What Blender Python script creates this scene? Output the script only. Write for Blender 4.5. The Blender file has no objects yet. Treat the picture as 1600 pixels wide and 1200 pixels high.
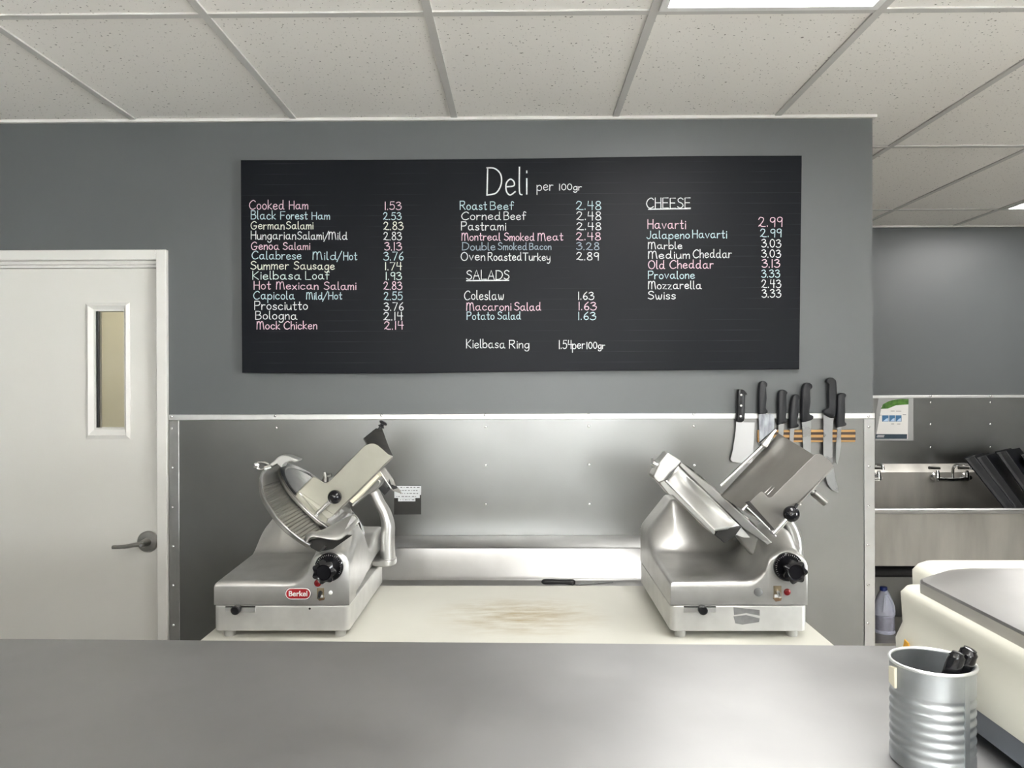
import bpy, bmesh, math, random
from math import pi, sin, cos, radians, sqrt
from mathutils import Vector, Matrix, Euler
random.seed(7)
S = bpy.context.scene
COL = S.collection

# ------------------------------------------------------------------ camera
CAM_E = Euler((pi/2 - radians(.14), .0028, .0100), 'XYZ')
CAM_O = Vector((0, 0, 1.59))
FPX = 1202.0
cam = bpy.data.cameras.new('camera')
cam.sensor_fit = 'HORIZONTAL'; cam.sensor_width = 36; cam.lens = 36*FPX/1600
cam.clip_start = .02
camo = bpy.data.objects.new('camera', cam); COL.objects.link(camo)
camo.location = CAM_O; camo.rotation_euler = CAM_E
S.camera = camo
# ------------------------------------------------------------------ colour management, sky
S.view_settings.view_transform = 'Standard'
S.view_settings.look = 'None'
S.view_settings.gamma = 1.0
S.view_settings.use_curve_mapping = False
S.view_settings.exposure = 1.52
W = bpy.data.worlds.new('sky'); S.world = W; W.use_nodes = True
W.node_tree.nodes['Background'].inputs[0].default_value = (.97, .98, 1, 1)
W.node_tree.nodes['Background'].inputs[1].default_value = 12
LAMP = 5.2           # emission of the ceiling troffers' diffusers

# ------------------------------------------------------------------ geometry helpers
_R = CAM_E.to_matrix()
def ray(px, py): return _R @ Vector(((px-800)/FPX, (600-py)/FPX, -1))
def atY(px, py, Y):
    r = ray(px, py); return CAM_O + r*((Y-CAM_O.y)/r.y)
def atZ(px, py, Z):
    r = ray(px, py); return CAM_O + r*((Z-CAM_O.z)/r.z)
def atP(px, py, n, p):
    r = ray(px, py); return CAM_O + r*(n.dot(p-CAM_O)/n.dot(r))

def box(bm, x0, x1, y0, y1, z0, z1):
    v = [bm.verts.new(p) for p in ((x0,y0,z0),(x1,y0,z0),(x1,y1,z0),(x0,y1,z0),(x0,y0,z1),(x1,y0,z1),(x1,y1,z1),(x0,y1,z1))]
    for f in ((3,2,1,0),(4,5,6,7),(0,1,5,4),(1,2,6,5),(2,3,7,6),(3,0,4,7)): bm.faces.new([v[i] for i in f])
def slab(bm, pts, vec):
    """polygon extruded by vec"""
    vec = Vector(vec)
    a = [bm.verts.new(p) for p in pts]; b = [bm.verts.new(Vector(p)+vec) for p in pts]
    bm.faces.new(a); bm.faces.new(b[::-1]); n = len(a)
    for i in range(n): bm.faces.new((a[i], b[i], b[(i+1) % n], a[(i+1) % n]))
def tube(bm, pts, rad, n=12, flat=1.0, caps=True, up=None):
    """sweep of a round (or flattened) section; rad is one number or a list"""
    pts = [Vector(p) for p in pts]
    if not isinstance(rad, (list, tuple)): rad = [rad]*len(pts)
    rings = []; ref = Vector(up) if up else None
    for i, p in enumerate(pts):
        t = (pts[min(i+1, len(pts)-1)] - pts[max(i-1, 0)]).normalized()
        if ref is None: ref = Vector((0,0,1)) if abs(t.z) < .9 else Vector((0,1,0))
        a = (ref - t*ref.dot(t)).normalized(); b = t.cross(a)
        if not up: ref = a
        rings.append([bm.verts.new(p + a*cos(2*pi*k/n)*rad[i]*flat + b*sin(2*pi*k/n)*rad[i]) for k in range(n)])
    for r0, r1 in zip(rings, rings[1:]):
        for k in range(n): bm.faces.new((r0[k], r0[(k+1) % n], r1[(k+1) % n], r1[k]))
    if caps: bm.faces.new(rings[0][::-1]); bm.faces.new(rings[-1])
def lathe(bm, c, prof, axis=(0,0,1), n=32, lobes=None):
    """prof: list of (radius, height along axis)"""
    c = Vector(c); ax = Vector(axis).normalized()
    q = Vector((0,0,1)).rotation_difference(ax)
    rings = []
    for j, (r, h) in enumerate(prof):
        ring = []
        for k in range(n):
            a = 2*pi*k/n
            rr = r*(lobes(a, j) if lobes else 1)
            ring.append(bm.verts.new(c + q @ Vector((rr*cos(a), rr*sin(a), h))))
        rings.append(ring)
    for r0, r1 in zip(rings, rings[1:]):
        for k in range(n): bm.faces.new((r0[k], r0[(k+1) % n], r1[(k+1) % n], r1[k]))
    bm.faces.new(rings[0][::-1]); bm.faces.new(rings[-1])
def sphere(bm, c, r, seg=20, sc=(1,1,1)):
    m = Matrix.Translation(c) @ Matrix.Diagonal((r*sc[0], r*sc[1], r*sc[2], 1))
    bmesh.ops.create_uvsphere(bm, u_segments=seg, v_segments=max(6, seg//2), radius=1, matrix=m)
def patch(bm, fn, nu, nv):
    g = [[bm.verts.new(fn(i/nu, j/nv)) for j in range(nv+1)] for i in range(nu+1)]
    for i in range(nu):
        for j in range(nv): bm.faces.new((g[i][j], g[i+1][j], g[i+1][j+1], g[i][j+1]))
    return g
def spline(pts, sub=6, closed=False):
    pts = [Vector(p) for p in pts]; n = len(pts); out = []
    rng = range(n) if closed else range(n-1)
    for i in rng:
        if closed: p0, p1, p2, p3 = pts[i-1], pts[i], pts[(i+1) % n], pts[(i+2) % n]
        else: p0, p1, p2, p3 = pts[max(i-1,0)], pts[i], pts[i+1], pts[min(i+2,n-1)]
        for k in range(sub):
            t = k/sub
            out.append(.5*((2*p1)+(-p0+p2)*t+(2*p0-5*p1+4*p2-p3)*t*t+(-p0+3*p1-3*p2+p3)*t**3))
    if not closed: out.append(pts[-1])
    return out
def B(): return bmesh.new()
def sst(x, a, b):
    t = min(1, max(0, (x-a)/(b-a))); return t*t*(3-2*t)

def tag(o, label=None, cat=None, group=None, kind=None):
    if label: o['label'] = label
    if cat: o['category'] = cat
    if group: o['group'] = group
    if kind: o['kind'] = kind
    return o
def obj(name, bm, mat, parent=None, smooth=False, bevel=0, seg=2, solid=0, label=None, angle=35):
    bmesh.ops.recalc_face_normals(bm, faces=bm.faces[:])
    me = bpy.data.meshes.new(name); bm.to_mesh(me); bm.free()
    # origin at the base
    xs = [v.co.x for v in me.vertices]; ys = [v.co.y for v in me.vertices]; zs = [v.co.z for v in me.vertices]
    c = Vector(((min(xs)+max(xs))/2, (min(ys)+max(ys))/2, min(zs)))
    me.transform(Matrix.Translation(-c))
    o = bpy.data.objects.new(name, me); COL.objects.link(o)
    for m in (mat if isinstance(mat, (list, tuple)) else [mat]): me.materials.append(m)
    if parent is not None:
        o.parent = parent
        o.location = c - wloc(parent)
    else: o.location = c
    if solid:
        m = o.modifiers.new('solid', 'SOLIDIFY'); m.thickness = solid; m.offset = 0
    if bevel:
        m = o.modifiers.new('bevel', 'BEVEL'); m.width = bevel; m.segments = seg; m.limit_method = 'ANGLE'; m.angle_limit = radians(40)
    if smooth or bevel:
        for p in me.polygons: p.use_smooth = True
        if smooth is not True or bevel:
            try: me.set_sharp_from_angle(angle=radians(angle))
            except Exception: pass
        elif angle:
            try: me.set_sharp_from_angle(angle=radians(angle))
            except Exception: pass
    if label: o['label'] = label
    return o
def wloc(o):
    l = Vector(o.location); p = o.parent
    while p: l += Vector(p.location); p = p.parent
    return l
def thing(name, loc, label, cat, group=None):
    o = bpy.data.objects.new(name, None); COL.objects.link(o); o.location = loc; o.empty_display_size = .05
    return tag(o, label, cat, group)
def dup(o, loc=None, parent=None):
    c = o.copy(); COL.objects.link(c); c.parent = parent
    if loc is not None: c.location = loc
    for ch in list(o.children): dup(ch, None, c)
    return c

# ------------------------------------------------------------------ materials
def mat(name, col, rough=.5, metal=0.0, spec=.5, noise=0, nscale=8, stretch=(1,1,1), rnoise=0, bump=0, bscale=200, bstretch=(1,1,1), col2=None, coat=0):
    m = bpy.data.materials.new(name); m.use_nodes = True
    nt = m.node_tree; N = nt.nodes; L = nt.links; b = N['Principled BSDF']
    b.inputs['Base Color'].default_value = (*col, 1); b.inputs['Roughness'].default_value = rough
    b.inputs['Metallic'].default_value = metal; b.inputs['Specular IOR Level'].default_value = spec
    if coat: b.inputs['Coat Weight'].default_value = coat
    tc = N.new('ShaderNodeTexCoord')
    def tex(scale, st, detail=4):
        mp = N.new('ShaderNodeMapping'); mp.inputs['Scale'].default_value = st
        L.new(tc.outputs['Object'], mp.inputs[0])
        t = N.new('ShaderNodeTexNoise'); t.inputs['Scale'].default_value = scale; t.inputs['Detail'].default_value = detail
        L.new(mp.outputs[0], t.inputs['Vector']); return t
    if noise or col2:
        t = tex(nscale, stretch)
        r = N.new('ShaderNodeMapRange'); r.inputs[1].default_value = .3; r.inputs[2].default_value = .7
        L.new(t.outputs[0], r.inputs[0])
        mx = N.new('ShaderNodeMix'); mx.data_type = 'RGBA'
        c2 = col2 or tuple(c*(1-noise) for c in col)
        mx.inputs[6].default_value = (*col, 1); mx.inputs[7].default_value = (*c2, 1)
        L.new(r.outputs[0], mx.inputs[0]); L.new(mx.outputs[2], b.inputs['Base Color'])
    if rnoise:
        t = tex(nscale*.7, stretch, 5)
        r = N.new('ShaderNodeMapRange'); r.inputs[1].default_value = .3; r.inputs[2].default_value = .7
        r.inputs[3].default_value = max(.03, rough-rnoise); r.inputs[4].default_value = rough+rnoise
        L.new(t.outputs[0], r.inputs[0]); L.new(r.outputs[0], b.inputs['Roughness'])
    if bump:
        t = tex(bscale, bstretch)
        bp = N.new('ShaderNodeBump'); bp.inputs['Strength'].default_value = bump; bp.inputs['Distance'].default_value = .002
        L.new(t.outputs[0], bp.inputs['Height']); L.new(bp.outputs[0], b.inputs['Normal'])
    return m
def emit(name, col, strength):
    m = bpy.data.materials.new(name); m.use_nodes = True
    b = m.node_tree.nodes['Principled BSDF']
    b.inputs['Base Color'].default_value = (.9,.9,.9,1)
    b.inputs['Emission Color'].default_value = (*col, 1); b.inputs['Emission Strength'].default_value = strength
    return m
def sub(m): return m.node_tree.nodes, m.node_tree.links, m.node_tree.nodes['Principled BSDF']

M = {}
M['wall'] = mat('grey_wall_paint', (.108,.117,.119), .40, spec=.7, noise=.06, nscale=3, bump=.12, bscale=220)
M['white_wall'] = mat('white_wall_paint', (.84,.83,.80), .6)
M['cream_wall'] = mat('cream_wall_paint', (.78,.72,.55), .6)
M['floor'] = mat('floor_tile', (.64,.62,.58), .45, noise=.12, nscale=5)
M['door'] = mat('door_paint', (.70,.685,.645), .45, noise=.03, nscale=3, bump=.05, bscale=150)
M['frame'] = mat('door_frame_paint', (.74,.725,.69), .38, noise=.03, nscale=6)
M['steel_sheet'] = mat('steel_sheet', (.30,.30,.296), .34, 1, noise=.10, nscale=3.5, rnoise=.07, bump=.03, bscale=60, bstretch=(.05,1,6))
M['steel_trim'] = mat('steel_trim', (.55,.55,.545), .34, 1, noise=.12, nscale=12, rnoise=.06)
M['bright_trim'] = mat('bright_trim', (.88,.88,.87), .45, 1, noise=.08, nscale=20)
M['steel_old'] = mat('worn_steel', (.52,.50,.47), .36, 1, noise=.28, nscale=7, stretch=(1.5,1.5,.6), rnoise=.1)
M['alu'] = mat('cast_aluminium', (.58,.575,.555), .34, .76, noise=.15, nscale=16, rnoise=.06, bump=.03, bscale=90)
M['alu_base'] = mat('cast_aluminium_base', (.68,.675,.65), .45, .5, noise=.12, nscale=22, rnoise=.06, bump=.04, bscale=120)
M['alu_dark'] = mat('dull_aluminium', (.40,.395,.375), .38, 1, noise=.2, nscale=20, rnoise=.07)
M['tray_side'] = mat('tray_side_steel', (.22,.21,.195), .42, .85, noise=.12, nscale=14, rnoise=.06)
M['tray_steel'] = mat('tray_steel', (.34,.33,.31), .42, .92, noise=.14, nscale=14, rnoise=.08)
M['plate_pale'] = mat('pale_tray_plate', (.36,.35,.30), .5, .8, noise=.1, nscale=14, rnoise=.06)
M['blade'] = mat('blade_steel', (.62,.615,.60), .22, 1, noise=.12, nscale=30, rnoise=.05)
M['chrome'] = mat('chrome', (.80,.80,.80), .12, 1)
M['rubber'] = mat('black_rubber', (.012,.012,.013), .45)
M['black'] = mat('black_plastic', (.010,.010,.012), .36, noise=.3, nscale=30)
M['handle'] = mat('black_knife_handle', (.007,.008,.011), .5, bump=.15, bscale=500)
M['gloss_black'] = mat('gloss_black', (.008,.008,.010), .12)
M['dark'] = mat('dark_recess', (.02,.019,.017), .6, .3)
M['foot'] = mat('grey_foot', (.50,.50,.48), .5, .4)
M['red'] = mat('red_enamel', (.42,.016,.022), .35)
M['redlamp'] = mat('red_lens', (.20,.012,.014), .25)
M['white'] = mat('white_enamel', (.85,.85,.83), .35)
M['greybtn'] = mat('grey_button', (.16,.16,.16), .4)
M['brass'] = mat('worn_switch', (.42,.34,.22), .4, .7, noise=.5, nscale=60)
M['rust'] = mat('rust_stain', (.22,.13,.07), .8, noise=.4, nscale=60)
M['smear'] = mat('worn_label', (.33,.33,.33), .45, .6, noise=.35, nscale=40)
M['wood'] = mat('pine_wood', (.60,.34,.12), .5, noise=.35, nscale=12, stretch=(1,1,14))
M['magnet'] = mat('magnet_bar', (.05,.028,.018), .5)
M['knife'] = mat('knife_steel', (.42,.43,.44), .30, 1, noise=.12, nscale=18, rnoise=.08)
M['cleaver'] = mat('cleaver_steel', (.52,.52,.525), .42, .85, noise=.05, nscale=10)
M['scuffed'] = mat('scuffed_blade', (.50,.52,.56), .35, .9, col2=(.16,.17,.20), nscale=26, stretch=(2,1,.6))
M['scale'] = mat('scale_plastic', (.66,.65,.57), .42, noise=.03, nscale=6)
M['scale_base'] = mat('scale_base', (.14,.155,.18), .45)
M['platter'] = mat('platter_steel', (.58,.57,.56), .33, 1, noise=.1, nscale=5, rnoise=.08)
M['platter_rim'] = mat('platter_rim', (.40,.39,.38), .4, 1)
M['galv'] = mat('galvanised_steel', (.42,.45,.47), .40, .9, col2=(.58,.61,.63), nscale=22, rnoise=.1)
M['galv_rim'] = mat('galvanised_rim', (.80,.82,.82), .38, .85)
M['cream'] = mat('cream_tab', (.70,.66,.52), .6)
M['orange'] = mat('orange_sticker', (.85,.42,.03), .5)
M['jug'] = mat('jug_plastic', (.60,.62,.74), .4)
M['jug_label'] = mat('jug_label', (.42,.42,.52), .5, noise=.2, nscale=40)
M['blue'] = mat('blue_cap', (.012,.03,.20), .4)
M['redcap'] = mat('red_bottle', (.30,.02,.02), .4)
M['tray_black'] = mat('black_tray', (.007,.0075,.010), .34, spec=.3, noise=.4, nscale=7, rnoise=.08)
M['paper'] = mat('paper', (.80,.78,.75), .6)
M['sleeve'] = mat('plastic_sleeve', (.40,.40,.39), .25)
M['green'] = mat('green_print', (.10,.26,.03), .5, col2=(.03,.10,.01), nscale=40)
M['navy'] = mat('navy_print', (.035,.06,.085), .5)
M['bluepic'] = mat('blue_print', (.05,.17,.33), .5)
M['lightblue'] = mat('light_blue_print', (.52,.68,.86), .5)
M['ink'] = mat('ink', (.10,.10,.11), .6)
M['card'] = mat('dark_card', (.030,.029,.026), .6)
M['cardwhite'] = mat('white_strip', (.74,.76,.78), .6)
M['tbar'] = mat('ceiling_grid_paint', (.60,.585,.56), .5)
M['edge_angle'] = mat('ceiling_edge_angle', (.74,.72,.69), .5)
M['sink_steel'] = mat('sink_steel', (.46,.44,.40), .40, .55, noise=.25, nscale=5, stretch=(2,1,.4), rnoise=.1)
M['lamp_off'] = mat('troffer_frame', (.80,.80,.78), .5)
M['diffuser'] = emit('lit_diffuser', (1, .985, .955), LAMP)
M['diffuser_sink'] = emit('lit_diffuser_single_tube', (1, .985, .955), 5)
M['diffuser_added'] = emit('added_diffuser_small_room', (1, .95, .80), 7)

# ceiling board: off-white with fissure pits
m = mat('ceiling_board', (.92,.89,.845), .8); N, L, b = sub(m)
tc = N.new('ShaderNodeTexCoord')
def pits(scale, lo, hi, stretch=(1,1,1)):
    mp = N.new('ShaderNodeMapping'); mp.inputs['Scale'].default_value = stretch; L.new(tc.outputs['Object'], mp.inputs[0])
    t = N.new('ShaderNodeTexNoise'); t.inputs['Scale'].default_value = scale; t.inputs['Detail'].default_value = 2
    L.new(mp.outputs[0], t.inputs['Vector'])
    r = N.new('ShaderNodeMapRange'); r.inputs[1].default_value = lo; r.inputs[2].default_value = hi
    L.new(t.outputs[0], r.inputs[0]); return r
p1 = pits(120, .67, .71, (1,.8,1)); p2 = pits(60, .70, .73, (1,1.4,1))
mxx = N.new('ShaderNodeMath'); mxx.operation = 'MAXIMUM'; L.new(p1.outputs[0], mxx.inputs[0]); L.new(p2.outputs[0], mxx.inputs[1])
mx = N.new('ShaderNodeMix'); mx.data_type = 'RGBA'
mx.inputs[6].default_value = (.92,.89,.845,1); mx.inputs[7].default_value = (.22,.20,.18,1)
L.new(mxx.outputs[0], mx.inputs[0]); L.new(mx.outputs[2], b.inputs['Base Color'])
M['tile'] = m
# chalkboard paint with faint ruled lines
m = mat('chalkboard_paint', (.006,.007,.010), .40, spec=.15); N, L, b = sub(m)
tc = N.new('ShaderNodeTexCoord'); sp = N.new('ShaderNodeSeparateXYZ'); L.new(tc.outputs['Object'], sp.inputs[0])
dv = N.new('ShaderNodeMath'); dv.operation = 'MULTIPLY'; dv.inputs[1].default_value = 1/.0395; L.new(sp.outputs[2], dv.inputs[0])
fr = N.new('ShaderNodeMath'); fr.operation = 'FRACT'; L.new(dv.outputs[0], fr.inputs[0])
lt = N.new('ShaderNodeMath'); lt.operation = 'LESS_THAN'; lt.inputs[1].default_value = .05; L.new(fr.outputs[0], lt.inputs[0])
nz = N.new('ShaderNodeTexNoise'); nz.inputs['Scale'].default_value = 4; L.new(tc.outputs['Object'], nz.inputs['Vector'])
mr = N.new('ShaderNodeMapRange'); mr.inputs[1].default_value = .45; mr.inputs[2].default_value = .75; L.new(nz.outputs[0], mr.inputs[0])
mm = N.new('ShaderNodeMath'); mm.operation = 'MULTIPLY'; L.new(lt.outputs[0], mm.inputs[0]); L.new(mr.outputs[0], mm.inputs[1])
mx = N.new('ShaderNodeMix'); mx.data_type = 'RGBA'; mx.inputs[6].default_value = (.006,.007,.010,1); mx.inputs[7].default_value = (.026,.029,.034,1)
L.new(mm.outputs[0], mx.inputs[0]); L.new(mx.outputs[2], b.inputs['Base Color'])
M['chalkboard'] = m
for nm, c in dict(white=(.80,.83,.82), pink=(.84,.60,.68), cyan=(.56,.74,.77), cream=(.86,.88,.74), grey=(.34,.42,.48), mint=(.70,.84,.78)).items():
    M['chalk_'+nm] = mat('chalk_'+nm, c, .9, noise=.22, nscale=160)
# cutting board: white plastic with brown scuffs in the middle
m = mat('cutting_board_plastic', (.69,.68,.61), .5, noise=.05, nscale=5); N, L, b = sub(m)
src = b.inputs['Base Color'].links[0].from_socket
tc = N.new('ShaderNodeTexCoord')
mp = N.new('ShaderNodeMapping'); mp.inputs['Location'].default_value = (-.06,.17,0); mp.inputs['Scale'].default_value = (3.6,4.6,1)
L.new(tc.outputs['Object'], mp.inputs[0])
ln = N.new('ShaderNodeVectorMath'); ln.operation = 'LENGTH'; L.new(mp.outputs[0], ln.inputs[0])
r1 = N.new('ShaderNodeMapRange'); r1.inputs[1].default_value = 1.0; r1.inputs[2].default_value = .1; L.new(ln.outputs[1], r1.inputs[0])
mp2 = N.new('ShaderNodeMapping'); mp2.inputs['Scale'].default_value = (1,4,1); mp2.inputs['Rotation'].default_value = (0,0,.35); L.new(tc.outputs['Object'], mp2.inputs[0])
n2 = N.new('ShaderNodeTexNoise'); n2.inputs['Scale'].default_value = 9; n2.inputs['Detail'].default_value = 8; n2.inputs['Roughness'].default_value = .7; L.new(mp2.outputs[0], n2.inputs['Vector'])
r2 = N.new('ShaderNodeMapRange'); r2.inputs[1].default_value = .38; r2.inputs[2].default_value = .68; L.new(n2.outputs[0], r2.inputs[0])
ml = N.new('ShaderNodeMath'); ml.operation = 'MULTIPLY'; L.new(r1.outputs[0], ml.inputs[0]); L.new(r2.outputs[0], ml.inputs[1])
mx = N.new('ShaderNodeMix'); mx.data_type = 'RGBA'; mx.inputs[7].default_value = (.36,.27,.12,1)
L.new(src, mx.inputs[6]); L.new(ml.outputs[0], mx.inputs[0]); L.new(mx.outputs[2], b.inputs['Base Color'])
M['cutting'] = m
# counter steel: brushed along its length
m = mat('counter_steel', (.43,.43,.43), .46, 1, noise=.08, nscale=6, rnoise=.04); N, L, b = sub(m)
b.inputs['Anisotropic'].default_value = .5
tg = N.new('ShaderNodeTangent'); tg.direction_type = 'UV_MAP'; tg.uv_map = 'brush'; L.new(tg.outputs[0], b.inputs['Tangent'])
M['counter'] = m
# gauge plate: ribs
m = mat('gauge_plate_steel', (.46,.45,.42), .36, 1, noise=.2, nscale=25, stretch=(1,.25,1), rnoise=.08)
M['gauge'] = m
# window glass
def glass(name, tint=(1,1,1), refl=.12):
    m = bpy.data.materials.new(name); m.use_nodes = True; nt = m.node_tree; N = nt.nodes; L = nt.links
    N.remove(N['Principled BSDF']); out = N['Material Output']
    t = N.new('ShaderNodeBsdfTransparent'); t.inputs[0].default_value = (*tint,1)
    g = N.new('ShaderNodeBsdfGlossy'); g.inputs['Roughness'].default_value = .02
    f = N.new('ShaderNodeFresnel'); f.inputs[0].default_value = 1.5
    a = N.new('ShaderNodeMath'); a.operation = 'MULTIPLY_ADD'; a.inputs[1].default_value = 1; a.inputs[2].default_value = refl-.04; L.new(f.outputs[0], a.inputs[0])
    x = N.new('ShaderNodeMixShader'); L.new(a.outputs[0], x.inputs[0]); L.new(t.outputs[0], x.inputs[1]); L.new(g.outputs[0], x.inputs[2])
    L.new(x.outputs[0], out.inputs[0]); return m
M['glass'] = glass('window_glass', (.97,.98,.97), .10)

# ------------------------------------------------------------------ room shell
CZ = 2.594; WY = 2.92; XL, XR, YB, YF = -3.6, 4.6, -5.6, 5.0
WX = 1.334                      # free right end of the deli wall
def struct(name, bm, m, parent=None, **k):
    o = obj(name, bm, m, parent, **k)
    if parent is None: o['kind'] = 'structure'
    return o
bm = B(); box(bm, XL, XR, YB, YF+.1, -.1, 0); struct('floor', bm, M['floor'])
bm = B(); box(bm, XL, XR, YB, YF+.1, CZ, CZ+.1); struct('ceiling', bm, M['tile'])
DX0, DX1, DZ = -2.40, -1.338, 2.096     # door frame outer edges
bm = B()
box(bm, DX1, WX, WY, WY+.12, 0, CZ); box(bm, XL, DX0, WY, WY+.12, 0, CZ); box(bm, DX0, DX1, WY, WY+.12, DZ, CZ)
box(bm, WX-.12, WX, WY+.12, YF, 0, CZ)
struct('wall_front', bm, M['wall'])
bm = B(); box(bm, WX-.12, XR, YF, YF+.1, 0, CZ); struct('wall_far', bm, M['wall'])
bm = B(); box(bm, XL-.1, XL, YB, 4.5, 0, CZ); struct('wall_left', bm, M['wall'])
RYA, RYB, RZA, RZB = -3.5, .2, .45, 2.5
bm = B(); box(bm, XR, XR+.1, YB, RYA, 0, CZ); box(bm, XR, XR+.1, RYB, YF+.1, 0, CZ); box(bm, XR, XR+.1, RYA, RYB, 0, RZA); box(bm, XR, XR+.1, RYA, RYB, RZB, CZ)
struct('wall_right', bm, M['wall'])
bm = B()
for y in (RYA, (RYA+RYB)/2-.03, RYB-.06): box(bm, XR+.02, XR+.09, y, y+.06, RZA, RZB)
for z in (RZA, RZB-.06): box(bm, XR+.02, XR+.09, RYA, RYB, z, z+.06)
wr = struct('window_2', bm, M['frame'])
bm = B(); box(bm, XR+.055, XR+.06, RYA+.03, RYB-.03, RZA+.03, RZB-.03); obj('window_pane', bm, M['glass'], wr)
# wall behind the viewer, with shopfront windows
WXA, WXB, WZA, WZB = -.9, 1.7, 1.5, 2.35
bm = B()
box(bm, XL, WXA, YB-.12, YB, 0, CZ); box(bm, WXB, XR, YB-.12, YB, 0, CZ)
box(bm, WXA, WXB, YB-.12, YB, 0, WZA); box(bm, WXA, WXB, YB-.12, YB, WZB, CZ)
struct('wall_back', bm, M['white_wall'])
bm = B()
for x in (WXA, (WXA+WXB)/2-.03, WXB-.06): box(bm, x, x+.06, YB-.09, YB-.02, WZA, WZB)
for z in (WZA, WZB-.06): box(bm, WXA, WXB, YB-.09, YB-.02, z, z+.06)
wf = struct('window_1', bm, M['frame'])
bm = B(); box(bm, WXA+.03, WXB-.03, YB-.06, YB-.055, WZA+.03, WZB-.03); obj('window_pane', bm, M['glass'], wf)
# little room behind the door
bm = B(); box(bm, XL, WX-.12, 4.4, 4.5, 0, CZ); struct('wall_storeroom', bm, M['cream_wall'])
# ceiling grid
GX = [-.245+.61*k for k in range(-5, 8)]; GY = [2.09+1.22*k for k in range(-6, 3)]
bm = B(); w = .012
for x in GX:
    if XL < x < XR: box(bm, x-w, x+w, YB, YF if x > WX else WY, CZ-.005, CZ+.002)
for y in GY: box(bm, XL, XR if y > WY else XR, y-w, y+w, CZ-.0045, CZ+.002)
struct('trim_1', bm, M['tbar'])
bm = B()
box(bm, XL, WX+.012, WY-.014, WY, CZ-.012, CZ-.001); box(bm, WX, WX+.012, WY, YF, CZ-.012, CZ-.001)
box(bm, WX+.012, XR, YF-.014, YF, CZ-.012, CZ-.001)
struct('trim_2', bm, M['edge_angle'])
# troffers
def troffer(cx, y0, label, dm, y1=None):
    y1 = y1 or y0+1.22
    t = thing('ceiling_light', (cx+.305, (y0+y1)/2, CZ), label, 'ceiling light', None)
    bm = B(); x0, x1 = cx+.013, cx+.597
    for a in ((x0, x0+.02, y0+.013, y1-.013), (x1-.02, x1, y0+.013, y1-.013), (x0+.02, x1-.02, y0+.013, y0+.033), (x0+.02, x1-.02, y1-.033, y1-.013)):
        box(bm, *a, CZ-.008, CZ-.001)
    obj('light_frame', bm, M['lamp_off'], t)
    bm = B(); box(bm, x0+.02, x1-.02, y0+.033, y1-.033, CZ-.006, CZ-.002); obj('diffuser', bm, dm, t)
troffer(.365, .87, 'bright ceiling light at the top edge above the menu board', M['diffuser'])
troffer(2.805, 3.31, 'bright ceiling light over the sink at the right edge', M['diffuser_sink'])
troffer(-.245, -1.57, 'bright ceiling light behind the viewer', M['diffuser'])
troffer(.365, -4.01, 'bright ceiling light far behind the viewer', M['diffuser'])
troffer(2.805, -4.01, 'bright ceiling light far behind the viewer on the right', M['diffuser'])
troffer(-1.465, -1.57, 'bright ceiling light behind the viewer on the left', M['diffuser'])
troffer(-2.075, 3.31, 'added light in the room behind the door', M['diffuser_added'], 4.0)  # unseen lamp, added to brighten the wall behind the door glass

# ------------------------------------------------------------------ door
bm = B()
fy0, fy1 = WY-.02, WY+.10
def Xp(px): return (px-812)/FPX*WY
jx = -1.377; hz = 2.058
box(bm, jx, DX1, fy0, fy1, 0, DZ); box(bm, DX0, DX0+.05, fy0, fy1, 0, DZ); box(bm, DX0+.05, jx, fy0, fy1, hz, DZ)
box(bm, DX0+.05, jx, WY+.005, fy1, hz-.014, hz); box(bm, DX0+.05, jx, WY+.012, fy1, hz-.026, hz-.014)
df = struct('trim_3', bm, M['frame'], bevel=.003)
door = thing('door_1', (-1.87, WY+.04, 0), 'white painted door with a narrow glass panel', 'door'); door['kind'] = 'structure'
dy = WY+.016
# window opening in the door
wa = atY(139, 478, dy); wb = atY(199, 680, dy)
ga = atY(149, 486, dy); gb = atY(194, 668, dy)
bm = B(); dx0, dx1 = DX0+.053, jx-.003
box(bm, dx0, ga.x, dy, dy+.044, .01, hz-.028); box(bm, gb.x, dx1, dy, dy+.044, .01, hz-.028)
box(bm, ga.x, gb.x, dy, dy+.044, .01, gb.z); box(bm, ga.x, gb.x, dy, dy+.044, ga.z, hz-.028)
obj('door_panel', bm, M['door'], door)
bm = B(); e = .012
x0, x1, z0, z1 = wa.x, wb.x, wb.z, wa.z
X0, X1, Z0, Z1 = ga.x, gb.x, gb.z, ga.z
def framequad(bm, o, i, yo, yi):
    O_ = [(o[0],yo,o[2]),(o[1],yo,o[2]),(o[1],yo,o[3]),(o[0],yo,o[3])]; I_ = [(i[0],yi,i[2]),(i[1],yi,i[2]),(i[1],yi,i[3]),(i[0],yi,i[3])]
    for k in range(4):
        a, b_, c, d = O_[k], O_[(k+1)%4], I_[(k+1)%4], I_[k]
        slab(bm, [a, b_, c, d], (0,.008,0))
framequad(bm, (x0-.012,x1+.012,z0-.014,z1+.012), (x0,x1,z0,z1), dy-.003, dy-.010)
framequad(bm, (x0,x1,z0,z1), (X0,X1,Z0,Z1), dy-.010, dy+.004)
vf = obj('vision_frame', bm, M['frame'], door)
bm = B(); box(bm, X0, X1, dy+.02, dy+.025, Z0, Z1); obj('glass_pane', bm, M['glass'], vf)
bm = B(); box(bm, X0+.0005, X0+.006, dy+.006, dy+.02, Z0, Z1); obj('gasket', bm, M['rubber'], vf)
hp = atY(232, 846, dy)
bm = B(); lathe(bm, (hp.x, dy, hp.z), [(.041,0),(.041,.006),(.036,.011),(.016,.013),(.014,.04),(.012,.055)], (0,-1,0))
hd = obj('door_handle', bm, M['alu_dark'], door, smooth=True)
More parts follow.
